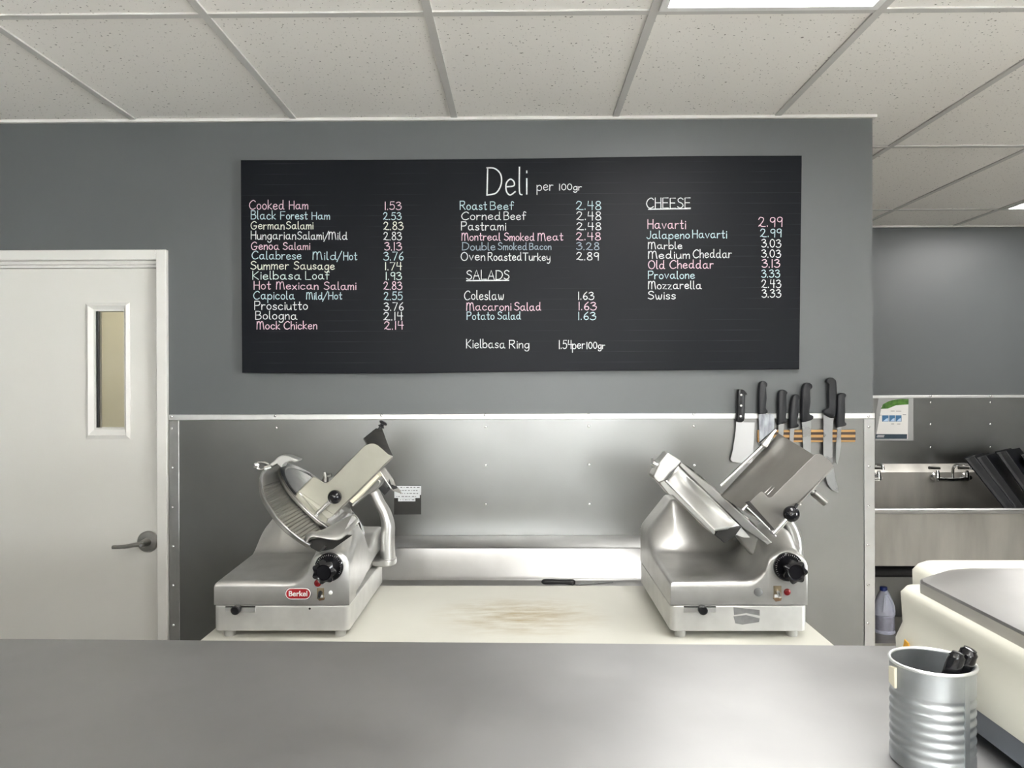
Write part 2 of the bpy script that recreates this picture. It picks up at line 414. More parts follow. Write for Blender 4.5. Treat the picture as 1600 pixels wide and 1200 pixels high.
bm = B(); pts = [(hp.x+.008, dy-.055, hp.z), (hp.x-.02, dy-.058, hp.z-.001), (hp.x-.06, dy-.060, hp.z-.007), (hp.x-.108, dy-.056, hp.z-.010)]
tube(bm, spline(pts, 5), [.011]*6+[.010]*5+[.009]*4+[.0085], 14, .8); obj('lever', bm, M['alu_dark'], hd, smooth=True)
bm = B(); tube(bm, [(hp.x+.004, dy-.063, hp.z), (hp.x+.004, dy-.069, hp.z)], .006, 12); obj('lock_cylinder', bm, M['chrome'], hd, smooth=True)

# ------------------------------------------------------------------ steel wall cladding behind the slicers
def screw_mesh(r=.0055):
    bm = B(); lathe(bm, (0,0,0), [(r,0),(r*.95,r*.25),(r*.6,r*.5),(r*.25,r*.55)], (0,-1,0), 12)
    bmesh.ops.recalc_face_normals(bm, faces=bm.faces[:])
    me = bpy.data.meshes.new('screw'); bm.to_mesh(me); bm.free(); me.materials.append(M['chrome'])
    for p in me.polygons: p.use_smooth = True
    return me
SCREW = screw_mesh(); SCREW_S = screw_mesh(.0075)
def screw(px, py, Y, parent, me=SCREW):
    o = bpy.data.objects.new('screw', me); COL.objects.link(o); o.parent = parent
    o.location = atY(px, py, Y) - wloc(parent)
PY = WY-.004
pan = thing('wall_panel', (0, PY, 0), 'wide stainless steel wall panel behind the two slicers', 'wall panel')
bm = B(); box(bm, DX1+.003, WX-.006, PY, WY, 0, 1.462); obj('steel_sheet', bm, M['steel_sheet'], pan)
bm = B(); box(bm, DX1+.003, WX+.004, PY-.006, WY, 1.449, 1.470); obj('top_strip', bm, M['bright_trim'], pan, bevel=.002)
for a, b_ in ((DX1+.003, -1.297), (1.298, WX+.004)):
    bm = B(); box(bm, a, b_, PY-.004, WY if a < 0 else WY+.045, 0, 1.447)
    obj('corner_strip', bm, M['steel_trim'], pan, bevel=.0015)
for p in ((430,650),(596,649),(758,649),(920,648),(1084,647.5)): screw(*p, PY-.006, pan)
for p in ((432,668.6),(759,667),(920,666),(1084,666),(759,727),(920.5,726),(1084.7,727),(759,788),(921,787.5),(1250.6,788)): screw(*p, PY, pan)
for p in ((1357,650.5),(268,651)): screw(*p, PY-.006, pan)
for p in ((1357.5,667),(1357.5,729),(1357,791),(1356,852),(1356.5,914),(1356,974),(268.4,669.4),(269.5,731),(269.5,793),(270.5,854),(270.5,915),(271,977)): screw(*p, PY-.004, pan)

# cladding on the far wall, with its poster
FY = YF-.004
pan2 = thing('wall_panel', (2.9, FY, 0), 'stainless steel wall panel above the sink', 'wall panel')
zt = atY(1480, 619, FY).z
bm = B(); box(bm, WX+.002, XR, FY, YF, 0, zt); obj('steel_sheet', bm, M['steel_sheet'], pan2)
bm = B(); box(bm, WX+.002, XR, FY-.006, YF, zt-.012, zt+.006); obj('top_strip', bm, M['bright_trim'], pan2, bevel=.002)
for x in (1454, 1547.5):
    for y in (619, 629, 663, 699): screw(x, y, FY-(.006 if y == 619 else 0), pan2, SCREW_S)
pos = thing('poster', atY(1397, 688, FY), 'white instruction sheet with green banner taped to the steel wall', 'poster')
def fl(name, pts, Y, m, parent, th=.0006, label=None):
    bm = B(); slab(bm, [atY(*p, Y) for p in pts], (0, th, 0)); return obj(name, bm, m, parent, label=label)
def zp7(X, Y): return (1355+X/13.333, 610+Y/13.333)
fl('sleeve', [zp7(*p) for p in ((165,1045),(960,1045),(960,130),(250,120),(190,420))], FY-.0012, M['sleeve'], pos)
fl('sheet', [zp7(*p) for p in ((175,1015),(845,1015),(860,180),(560,190),(300,330))], FY-.0020, M['paper'], pos)
bn = [zp7(*p) for p in ((285,385),(430,380),(600,310),(860,292),(862,180),(720,178),(560,195),(440,230),(330,290))]
fl('green_banner', bn, FY-.0028, M['green'], pos)
fl('dark_footer', [zp7(*p) for p in ((170,1010),(830,1010),(832,912),(180,910))], FY-.0028, M['navy'], pos)
for a, b_ in ((310,445),(460,580),(592,715)):
    f = fl('picture', [zp7(*p) for p in ((a,650),(b_,650),(b_,520),(a,520))], FY-.0028, M['bluepic'], pos)
    fl('highlight', [zp7(*p) for p in ((a+20,645),(b_-8,645),(b_-12,575),(b_-50,590))], FY-.0034, M['lightblue'], f)
for y, a, b_ in ((430,490,570),(432,600,710),(505,740,810),(515,240,300),(698,500,560),(700,625,690)):
    fl('print_line', [zp7(*p) for p in ((a,y+5),(b_,y+5),(b_,y-5),(a,y-5))], FY-.0028, M['ink'], pos)
for y, a, b_ in ((940,210,360),(968,200,350)):
    fl('footer_print', [zp7(*p) for p in ((a,y+7),(b_,y+7),(b_,y-7),(a,y-7))], FY-.0034, M['paper'], pos)

# price card taped to the steel behind the left slicer
pc = thing('label_card', atY(638, 804, PY), 'small dark card with white printed strips stuck on the steel behind the left slicer', 'card')
def zp8(X, Y): return (600+X/15, 740+Y/15)
fl('card', [zp8(*p) for p in ((235,960),(870,955),(870,270),(240,275))], PY-.0012, M['card'], pc, .0010)
rows = [(285,362,245,870),(362,432,245,870),(432,500,242,868),(500,572,242,838),(576,650,330,735)]
for k, (a, b_, x0, x1) in enumerate(rows):
    s_ = fl('white_strip', [zp8(*p) for p in ((x0,b_),(x1,b_),(x1,a),(x0,a))], PY-.0018, M['cardwhite'], pc)
    rr = random.Random(k); x = x0+140 if k < 3 else x0+50
    bm = B()
    while x < x1-60:
        ww = rr.choice((18, 40, 60)); yy = (a+b_)/2
        slab(bm, [atY(*zp8(*p), PY-.0022) for p in ((x,yy+8),(x+ww,yy+8),(x+ww,yy-8),(x,yy-8))], (0,.0003,0)); x += ww+rr.choice((22,38))
    obj('print', bm, M['ink'], s_)

# ------------------------------------------------------------------ chalk menu board
BY = WY-.030
cb = thing('menu_board', atY(815, 580, BY), 'wide black chalkboard menu listing deli meats, salads and cheese', 'chalkboard')
bm = B()
top = spline([atY(376,250,BY), atY(600,249.5,BY), atY(820,247.5,BY), atY(1040,244,BY), atY(1253,243,BY)], 4)
bot = spline([atY(1249,577,BY), atY(1030,578.5,BY), atY(820,580.5,BY), atY(600,583.5,BY), atY(378,582.5,BY)], 4)
slab(bm, top+bot, (0,.018,0)); obj('board', bm, M['chalkboard'], cb, bevel=.0015)
for px in (450, 1180): 
    for py in (300, 540):
        bm = B(); p = atY(px, py, BY); box(bm, p.x-.02, p.x+.02, BY+.018, WY-.001, p.z-.02, p.z+.02)
        obj('spacer', bm, M['wood'], cb)

def arcs(cx, cy, rx, ry, n=12): return [(cx+rx*sin(2*pi*k/n), cy+ry*cos(2*pi*k/n)) for k in range(n+1)]
G = {
'A':'L 0,0 .32,1 .62,0;L .1,.36 .52,.36','B':'L 0,0 0,1;S 0,1 .35,.98 .43,.77 .3,.56 .02,.53;S .02,.53 .4,.5 .5,.25 .35,.03 0,0',
'C':'S .62,.85 .42,1 .14,.8 .02,.45 .14,.1 .38,0 .62,.14','D':'L 0,0 .03,1;S 0,1 .35,.97 .6,.75 .62,.4 .4,.08 0,0',
'E':'L .46,1 0,1 0,0 .48,0;L 0,.52 .4,.52','F':'L .5,1 0,1 0,0;L 0,.52 .4,.52','G':'S .6,.85 .38,1 .1,.78 .02,.42 .15,.06 .4,0 .58,.18 .6,.42;L .35,.42 .66,.42',
'H':'L 0,0 0,1;L .5,0 .5,1;L 0,.52 .5,.52','J':'S .38,1 .37,.3 .27,.03 .1,.0 0,.15','K':'L 0,0 0,1;L .45,.95 .02,.45 .48,0','L':'L 0,1 0,0 .5,0',
'M':'L 0,0 .02,.95;S .02,.6 .14,.95 .3,.9 .34,.5 .34,0;S .34,.6 .46,.95 .62,.9 .68,.4 .74,0','O':None,'P':'L 0,0 0,1;S 0,1 .4,.98 .48,.75 .35,.52 0,.48',
'R':'L 0,0 0,1;S 0,1 .4,.98 .46,.75 .35,.54 .02,.5;L .2,.5 .52,0','S':'S .48,.86 .28,1 .05,.85 .1,.62 .4,.45 .48,.2 .25,0 0,.12','T':'L 0,1 .6,1;L .3,1 .3,0',
'a':'S .38,.5 .22,.58 .04,.42 .04,.14 .18,0 .36,.14 .4,.5;S .4,.57 .41,.12 .54,.02','b':'L 0,1 0,0;S 0,.36 .2,.58 .4,.42 .4,.12 .2,0 0,.12',
'c':'S .38,.48 .2,.58 .03,.42 .03,.15 .2,0 .4,.1','d':'S .38,.5 .22,.58 .04,.42 .04,.14 .18,0 .36,.14 .4,.5;S .42,1 .42,.12 .52,.02','e':'S .03,.3 .36,.34 .36,.5 .2,.58 .03,.42 .04,.14 .2,0 .42,.12',
'f':'S .36,.88 .25,1 .14,.86 .14,0;L 0,.55 .32,.55','g':'S .38,.5 .22,.58 .04,.42 .04,.14 .18,0 .36,.14 .4,.5;S .41,.57 .41,-.1 .3,-.36 .1,-.36 .03,-.24',
'h':'L 0,1 0,0;S 0,.35 .18,.57 .34,.48 .36,0','i':'L .05,.55 .05,0;L .05,.78 .05,.83','k':'L 0,1 0,0;L .32,.58 .02,.26 .36,0','l':'S .02,1 .02,.12 .12,.0',
'm':'L 0,.57 0,0;S 0,.36 .14,.57 .26,.48 .27,0;S .27,.36 .42,.57 .54,.48 .55,0','n':'L 0,.57 0,0;S 0,.34 .18,.57 .33,.48 .35,0','o':None,
'p':'L 0,.57 0,-.42;S 0,.36 .2,.58 .4,.42 .4,.12 .2,0 0,.12','r':'L 0,.57 0,0;S 0,.32 .12,.54 .3,.54','s':'S .32,.48 .18,.58 .03,.46 .1,.32 .28,.24 .32,.1 .15,0 0,.08',
't':'S .14,.92 .14,.12 .2,0 .3,.05;L 0,.6 .3,.6','u':'S 0,.57 .02,.12 .16,0 .34,.15 .37,.57;L .37,.57 .4,0','v':'L 0,.57 .18,0 .38,.57','w':'S 0,.57 .1,.02 .25,.12 .28,.45;S .28,.45 .34,.02 .5,.1 .55,.57',
'x':'L 0,.57 .36,0;L .36,.57 0,0','y':'S 0,.57 .04,.2 .2,.12 .38,.3 .4,.57;S .4,.57 .38,-.1 .25,-.36 .06,-.32','z':'L 0,.55 .34,.55 0,0 .36,0',
'0':None,'1':'L .06,1 .06,0','2':'S .02,.78 .16,1 .4,.88 .36,.58 .14,.2 .0,.03 .12,.12 .3,.02 .55,.02','3':'S .02,.88 .25,1 .42,.8 .18,.55;S .18,.55 .48,.45 .42,.1 .18,0 0,.12',
'4':'L .05,1 0,.5 .46,.5;L .36,1 .36,0','5':'L .42,1 .08,1 .05,.58;S .05,.58 .3,.65 .46,.4 .38,.08 .15,0 0,.1','6':'S .35,1 .1,.65 .03,.25 .2,0 .4,.15 .35,.42 .15,.45 .04,.25',
'7':'L 0,1 .45,1 .15,0','8':'S .24,.55 .06,.72 .1,.95 .28,1 .4,.85 .32,.62 .08,.4 .02,.15 .2,0 .42,.12 .4,.38 .24,.55','9':'S .4,.75 .25,.5 .04,.6 .06,.9 .25,1 .4,.88 .4,.75;L .4,.85 .38,0',
'.':'L 0,.01 0,.06','/':'L 0,-.25 .34,1.05'}
def glyph(ch):
    if ch == 'O': return [arcs(.32,.5,.32,.5)]
    if ch == 'o': return [arcs(.2,.29,.2,.29)]
    if ch == '0': return [arcs(.24,.5,.24,.5)]
    out = []
    for s in G[ch].split(';'):
        k, *pp = s.split(); pp = [tuple(float(v) for v in p.split(',')) for p in pp]
        if k == 'S': pp = [(v.x, v.y) for v in spline([Vector((x,y,0)) for x, y in pp], 5)]
        out.append(pp)
    return out
def ribbon(bm, pts, w, Y):
    """pixel polyline -> ribbon lying on the board face"""
    P = [atY(x, y, Y) for x, y in pts]
    n = len(P); L_ = []; R_ = []
    for i in range(n):
        t = (P[min(i+1,n-1)]-P[max(i-1,0)])
        if t.length < 1e-7: t = Vector((0,0,-1))
        t.normalize(); q = Vector((-t.z, 0, t.x))
        p = P[i] + (-t*w*.5 if i == 0 else t*w*.5 if i == n-1 else Vector((0,0,0)))
        L_.append(bm.verts.new(p+q*w/2)); R_.append(bm.verts.new(p-q*w/2))
    for i in range(n-1): bm.faces.new((L_[i], L_[i+1], R_[i+1], R_[i]))
def write(bm, text, x0, x1, base, h, w=.0030, Y=None):
    Y = Y or BY-.0008
    rr = random.Random(text); strokes = []; x = 0
    for ch in text:
        if ch == ' ': x += .3; continue
        gl = glyph(ch); wd = max(p[0] for s in gl for p in s); dy_ = rr.uniform(-.03,.03)
        for s in gl: strokes.append([(x+p[0], p[1]+dy_) for p in s])
        x += wd + (.17 if ch not in '.1' else .22)
    mxx = max(p[0] for s in strokes for p in s); k = (x1-x0)/max(mxx, .05)
    for s in strokes: ribbon(bm, [(x0+p[0]*k, base-p[1]*h) for p in s], w, Y)
def z3(x): return 370+x/4
MENU = [  # words as (text, x0, x1, baseline, height), price, colour
 ('pink', [('Cooked',389.5,443.8,326.8,14),('Ham',452,481,326.5,12.5)], ('1.53',601,627,327.5,12)),
 ('cyan', [('Black',392.5,430.5,342.5,13),('Forest',438.5,480,342.3,12),('Ham',487.5,515,342.5,11)], ('2.53',599,627,343,11)),
 ('cream', [('German',392,444,358,12),('Salami',447.5,489,357.8,11.5)], ('2.83',599.5,630,359,12)),
 ('white', [('Hungarian',392.5,462,374,12.5),('Salami',465,505,374,12),('/',506,513.5,374,12),('Mild',514,542.5,374,11.5)], ('2.83',599.5,627.5,375,12)),
 ('pink', [('Genoa',392.5,436,390,12),('Salami',442.5,484,390,11)], ('3.13',601,627.5,391,12)),
 ('cyan', [('Calabrese',393.5,470.5,405,12.5),('Mild',489,526,405.5,12),('/',526.5,534,405.5,12.5),('Hot',537,557.5,406.2,12)], ('3.76',599.5,630,406.5,12.5)),
 ('cream', [('Summer',392,451,420.8,12.5),('Sausage',459.5,522.5,420.8,12)], ('1.74',601.5,627.5,421.8,11.5)),
 ('mint', [('Kielbasa',395,470,436.5,12.5),('Loaf',477.5,514.5,436.5,12.5)], ('1.93',602.5,627.5,436.8,11.5)),
 ('pink', [('Hot',397,422.5,452,12.5),('Mexican',432,497,452,11.5),('Salami',506.5,556,452.5,12)], ('2.83',599.5,628,452.5,12)),
 ('cyan', [('Capicola',396,460,467.5,12.5),('Mild',479,504,467.5,10.5),('/',504,512,467.5,12),('Hot',513.5,534,467.5,11)], ('2.55',600,628.5,468.5,12)),
 ('white', [('Prosciutto',398,480.5,483.8,13)], ('3.76',600,630,485,12)),
 ('white', [('Bologna',399.5,464,499,12.5)], ('2.14',599.5,629,500,12)),
 ('pink', [('Mock',401.5,437,514,12),('Chicken',443.5,495,514,12)], ('2.14',600.5,630,514.5,12)),
]
def z4(x): return 670+x/3.43
def zb(y): return 240+y/3.43
def w4(t, x0, x1, b_, h): return (t, z4(x0), z4(x1), zb(b_), h/3.43)
def w5(t, x0, x1, b_, h): return (t, 970+x0/3.43, 970+x1/3.43, zb(b_), h/3.43)
MENU += [
 ('cyan', [w4('Roast',168,310,300,44), w4('Beef',330,455,300,42)], w4('2.48',790,922,300,45)),
 ('white', [w4('Corned',175,385,354,42), w4('Beef',403,520,354,42)], w4('2.48',792,922,355,44)),
 ('white', [w4('Pastrami',175,412,410,44)], w4('2.48',793,922,408,38)),
 ('pink', [w4('Montreal',177,382,465,40), w4('Smoked',405,565,465,40), w4('Meat',585,718,465,40)], w4('2.48',790,920,463,40)),
 ('grey', [w4('Double',180,355,517,40), w4('Smoked',372,525,515,38), w4('Bacon',540,655,515,34)], w4('3.28',792,912,515,38)),
 ('white', [w4('Oven',173,300,572,44), w4('Roasted',318,497,573,42), w4('Turkey',505,650,573,40)], w4('2.89',792,910,570,40)),
 ('white', [w4('Coleslaw',190,400,783,48)], w4('1.63',800,885,782,40)),
 ('pink', [w4('Macaroni',203,440,840,42), w4('Salad',460,600,840,42)], w4('1.63',802,898,838,42)),
 ('cyan', [w4('Potato',205,350,889,40), w4('Salad',370,492,888,40)], w4('1.63',800,895,890,40)),
 ('white', [w4('Kielbasa',202,408,1042,46), w4('Ring',432,537,1042,42)], w4('1.54',697,767,1045,44)),
 ('pink', [w5('Havarti',145,347,402,48)], w5('2.99',738,865,391,50)),
 ('cyan', [w5('Jalapeno',140,368,455,40), w5('Havarti',385,567,452,42)], w5('2.99',748,860,446,42)),
 ('white', [w5('Marble',147,328,510,36)], w5('3.03',755,858,502,42)),
 ('white', [w5('Medium',148,368,562,40), w5('Cheddar',387,593,558,44)], w5('3.03',755,857,556,40)),
 ('pink', [w5('Old',148,235,618,44), w5('Cheddar',262,495,615,44)], w5('3.13',757,852,610,42)),
 ('cyan', [w5('Provalone',148,395,670,40)], w5('3.33',755,852,663,40)),
 ('white', [w5('Mozzarella',148,432,725,42)], w5('2.43',755,858,718,42)),
 ('white', [w5('Swiss',147,292,780,42)], w5('3.33',757,858,770,42)),
]
CN = dict(pink='pink', cyan='pale blue', cream='pale yellow', white='white', grey='grey blue', mint='pale green')
for c, words, price in MENU:
    bm = B()
    for wd in words: write(bm, *wd)
    obj('chalk_line', bm, M['chalk_'+c], cb, label='%s chalk item name' % CN[c]); bm = B()
    if words[0][0] == 'Kielbasa' and price[0] == '1.54':
        write(bm, *w4('per',770,835,1045,44)); write(bm, *w4('100gr',845,943,1045,34))
    write(bm, *price)
    obj('chalk_price', bm, M['chalk_'+c], cb, label='%s chalk price' % CN[c])
bm = B(); write(bm, *w4('Deli',312,525,218,146), w=.0050); write(bm, *w4('per',580,665,197,50)); write(bm, *w4('100gr',698,818,195,32))
obj('chalk_heading', bm, M['chalk_white'], cb, label='large white chalk heading')
bm = B(); write(bm, *w4('SALADS',203,430,674,48)); ribbon(bm, [(z4(203),zb(681)),(z4(428),zb(679))], .004, BY-.0008)
obj('chalk_heading', bm, M['chalk_white'], cb, label='white underlined chalk heading')
bm = B(); write(bm, *w5('CHEESE',137,373,292,54)); ribbon(bm, [(970+150/3.43,zb(298)),(970+372/3.43,zb(295))], .004, BY-.0008)
obj('chalk_heading', bm, M['chalk_white'], cb, label='white underlined chalk heading')

# ------------------------------------------------------------------ knife rack and knives
def z9(X, Y): return (1120+X/6, 580+Y/6)
rk = thing('knife_rack', atY(*z9(850,665), PY), 'wooden magnetic knife strip with two dark bars on the steel wall', 'knife rack')
a = atY(*z9(385,552), PY-.012); b_ = atY(*z9(1300,665), PY-.012)
bm = B(); box(bm, a.x, b_.x, PY-.012, PY, b_.z, a.z); obj('wood_strip', bm, M['wood'], rk, bevel=.002)
for y0, y1 in ((572,597),(622,648)):
    bm = B(); box(bm, a.x+.004, b_.x, PY-.0135, PY-.004, atY(*z9(500,y1),PY-.013).z, atY(*z9(500,y0),PY-.013).z)
    obj('magnet_bar', bm, M['magnet'], rk)
def knife(name, label, handle, blade, hm, bmname, dY=0, rivets=None, cat='knife'):
    Yb = PY-.0165-dY
    t = thing(name, atY(*z9(*handle[0]), Yb), label, cat, None if cat == 'cleaver' else 'knives on the magnetic strip')
    bm = B(); slab(bm, [atY(*z9(*p), Yb) for p in blade], (0,.0026,0)); obj('blade', bm, M[bmname], t, bevel=.0008, seg=1)
    bm = B()
    P = spline([atY(*z9(*p), Yb-.009) for p in handle], 3, True)
    c = sum(P, Vector())/len(P)
    # rounded grip: stacked outlines
    lay = [(.70,-.0085),(.90,-.006),(1,-.001),(1,.009),(.90,.014),(.75,.0155)]
    rings = [[bm.verts.new(Vector((c.x+(p.x-c.x)*(1-(1-s)*.9), c.y+d, p.z+(c.z-p.z)*(1-s)*.10))) for p in P] for s, d in lay]
    n = len(P)
    for r0, r1 in zip(rings, rings[1:]):
        for k in range(n): bm.faces.new((r0[k], r0[(k+1)%n], r1[(k+1)%n], r1[k]))
    bm.faces.new(rings[0]); bm.faces.new(rings[-1][::-1])
    obj('handle', bm, hm, t, smooth=True, angle=60)
    for rv in rivets or []:
        bm = B(); lathe(bm, atY(*z9(*rv), Yb-.018), [(.0042,-.002),(.0042,.0006),(.003,.0012)], (0,-1,0), 12); obj('rivet', bm, M['white'], t, smooth=True)
    return t
HB = M['handle']
knife('cleaver', 'cleaver with riveted black handle and wide pale blade at the left of the knives',
      [(190,190),(215,170),(250,174),(285,213),(266,228),(260,300),(262,360),(250,468),(182,468),(187,380)],
      [(181,455),(250,455),(252,478),(357,480),(345,700),(335,862),(230,862),(145,852),(126,828),(150,740),(165,640),(178,540)], M['black'], 'cleaver', rivets=[(229,223),(228,323),(224,423)], cat='cleaver')
knife('knife', 'broad knife with scuffed wide blade, first knife right of the cleaver',
      [(385,300),(390,140),(410,97),(445,93),(472,115),(468,142),(458,155),(465,250),(456,345),(475,370),(466,395),(400,402),(388,390)],
      [(392,390),(460,388),(462,402),(540,400),(540,545),(520,700),(400,700),(396,560)], HB, 'scuffed')
knife('knife', 'short black-handled knife, second knife right of the cleaver',
      [(568,240),(585,182),(625,173),(660,195),(655,212),(650,225),(652,360),(645,440),(660,468),(650,485),(580,497),(570,480)],
      [(578,480),(632,480),(620,690),(600,720),(582,690)], HB, 'knife')
knife('knife', 'black-handled knife with the lowest handle, fourth item from the left on the strip',
      [(690,290),(710,232),(745,217),(775,232),(779,258),(765,275),(765,380),(750,480),(765,503),(755,525),(690,538),(678,525),(680,400)],
      [(686,520),(730,520),(715,740),(700,770),(682,730)], HB, 'knife')
knife('knife', 'long knife with hooked handle, right of the knife with the lowest handle',
      [(790,250),(802,140),(840,107),(885,120),(894,148),(880,165),(870,182),(875,290),(860,395),(898,418),(904,438),(885,458),(808,478),(790,450)],
      [(796,470),(885,450),(882,800),(870,860),(815,800)], HB, 'knife')
knife('knife', 'longest scimitar knife with curved broad blade, its handle highest of the row',
      [(1022,102),(1036,70),(1075,60),(1105,77),(1120,112),(1122,300),(1100,440),(1002,400),(992,382),(1000,366),(1034,350),(1045,318),(1041,200),(1048,122)],
      [(1000,395),(1098,430),(1085,560),(1085,850),(1108,990),(1135,1095),(1140,1140),(1080,1112),(1040,1062),(1010,960),(997,800),(1000,560)], HB, 'knife', dY=.003)
knife('knife', 'narrow boning knife at the right end of the knife row',
      [(1125,242),(1150,210),(1190,205),(1208,220),(1204,240),(1195,252),(1200,380),(1195,470),(1211,490),(1204,510),(1135,525),(1125,510),(1122,350)],
      [(1131,515),(1168,512),(1165,700),(1150,800),(1130,880),(1116,850),(1120,700)], HB, 'knife')

# ------------------------------------------------------------------ work table, board, small knife
TZ = .91
tb = thing('work_table', (-.02, 2.32, 0), 'stainless steel work table under the white cutting board', 'work table')
bm = B(); box(bm, -.84, .80, 1.92, 2.66, TZ-.04, TZ)
obj('table_top', bm, M['steel_trim'], tb, bevel=.003)
zl0, zl1 = atY(800,855,2.69).z, atY(800,837,WY-.01).z
bm = B()
prof = [(2.640,TZ),(2.655,TZ+.012),(2.688,zl0-.004),(2.694,zl0),(WY-.007,zl1),(WY-.007,TZ-.04),(2.640,TZ-.04)]
slab(bm, [(-.84,y,z) for y, z in prof], (1.64,0,0)); obj('backsplash', bm, M['steel_trim'], tb, bevel=.002)
for x in (-.80, .76):
    for y in (1.97, 2.60):
        bm = B(); tube(bm, [(x,y,0),(x,y,TZ-.04)], .02); obj('leg', bm, M['steel_trim'], tb, smooth=True)
bm = B(); box(bm, -.80, .76, 1.97, 2.6, .25, .27); obj('shelf', bm, M['steel_trim'], tb)
BZ = .93
bm = B(); box(bm, -.822, .785, 1.925, 2.494, TZ, BZ)
tag(obj('cutting_board', bm, M['cutting'], bevel=.003), 'large white plastic cutting board with brown scuffs under the slicers', 'cutting board')
k = thing('paring_knife', atZ(872, 912, TZ), 'small black-handled knife lying behind the cutting board', 'knife')
pa, pb = atZ(846, 909, TZ+.010), atZ(899, 910, TZ+.010)
bm = B(); d = (pb-pa); tube(bm, [pa+d*t+Vector((0,0,.001*sin(t*3))) for t in (0,.04,.1,.3,.5,.7,.86,.94,1)], [.004,.0085,.0105,.0105,.0095,.0098,.0115,.0115,.006], 14, .85)
obj('handle', bm, M['black'], k, smooth=True, angle=70)
bm = B(); pe = atZ(958, 909.5, TZ+.002)
slab(bm, [pb+Vector((-.01,-.007,-.006)), pb+Vector((0,.009,-.006)), pe+Vector((0,.004,0)), pe], (0,0,-.0018)); obj('blade', bm, M['knife'], k)

# ------------------------------------------------------------------ meat slicers
TL = radians(43)
NV = Vector((sin(TL),0,cos(TL))); UV_ = Vector((cos(TL),0,-sin(TL))); VV = Vector((0,1,0)); TV = Vector((.715,0,.699)); NF = Vector((-.699,0,.715))
CC = Vector((.21,.285,.31))        # blade centre in the slicer's own frame
def hfun(x, y):
    deck = .147+.045*y
    hump = min(.30, .205+max(0,x)*1.25) if x < .17 else .30-.10*sst(x,.17,.30)
    k = sst(y,.27,.385)
    z = deck*(1-k)+hump*k
    # column around the dial
    top = .186+.042*sst(y,.02,.12)-.03*sst(y,.16,.30)
    dx = abs(x-.298)
    if x <= .298: 
        r = .052
        if dx < r: c = top+sqrt(r*r-dx*dx)*(.8)
        else: c = -1
        # concave skirt towards the deck
        e = (x-.190)/(.246-.190)
        c2 = z+(top+.0-z)*max(0,min(1,e))**2.4 if e > 0 else -1
        c = max(c, c2 if dx >= r else -1)
    else:
        c = top+.052*.8*sqrt(max(0,1-(dx/.056)**2))
    fade = 1-sst(y,.17,.33)
    c = z+(c-z)*fade
    return max(z, c)
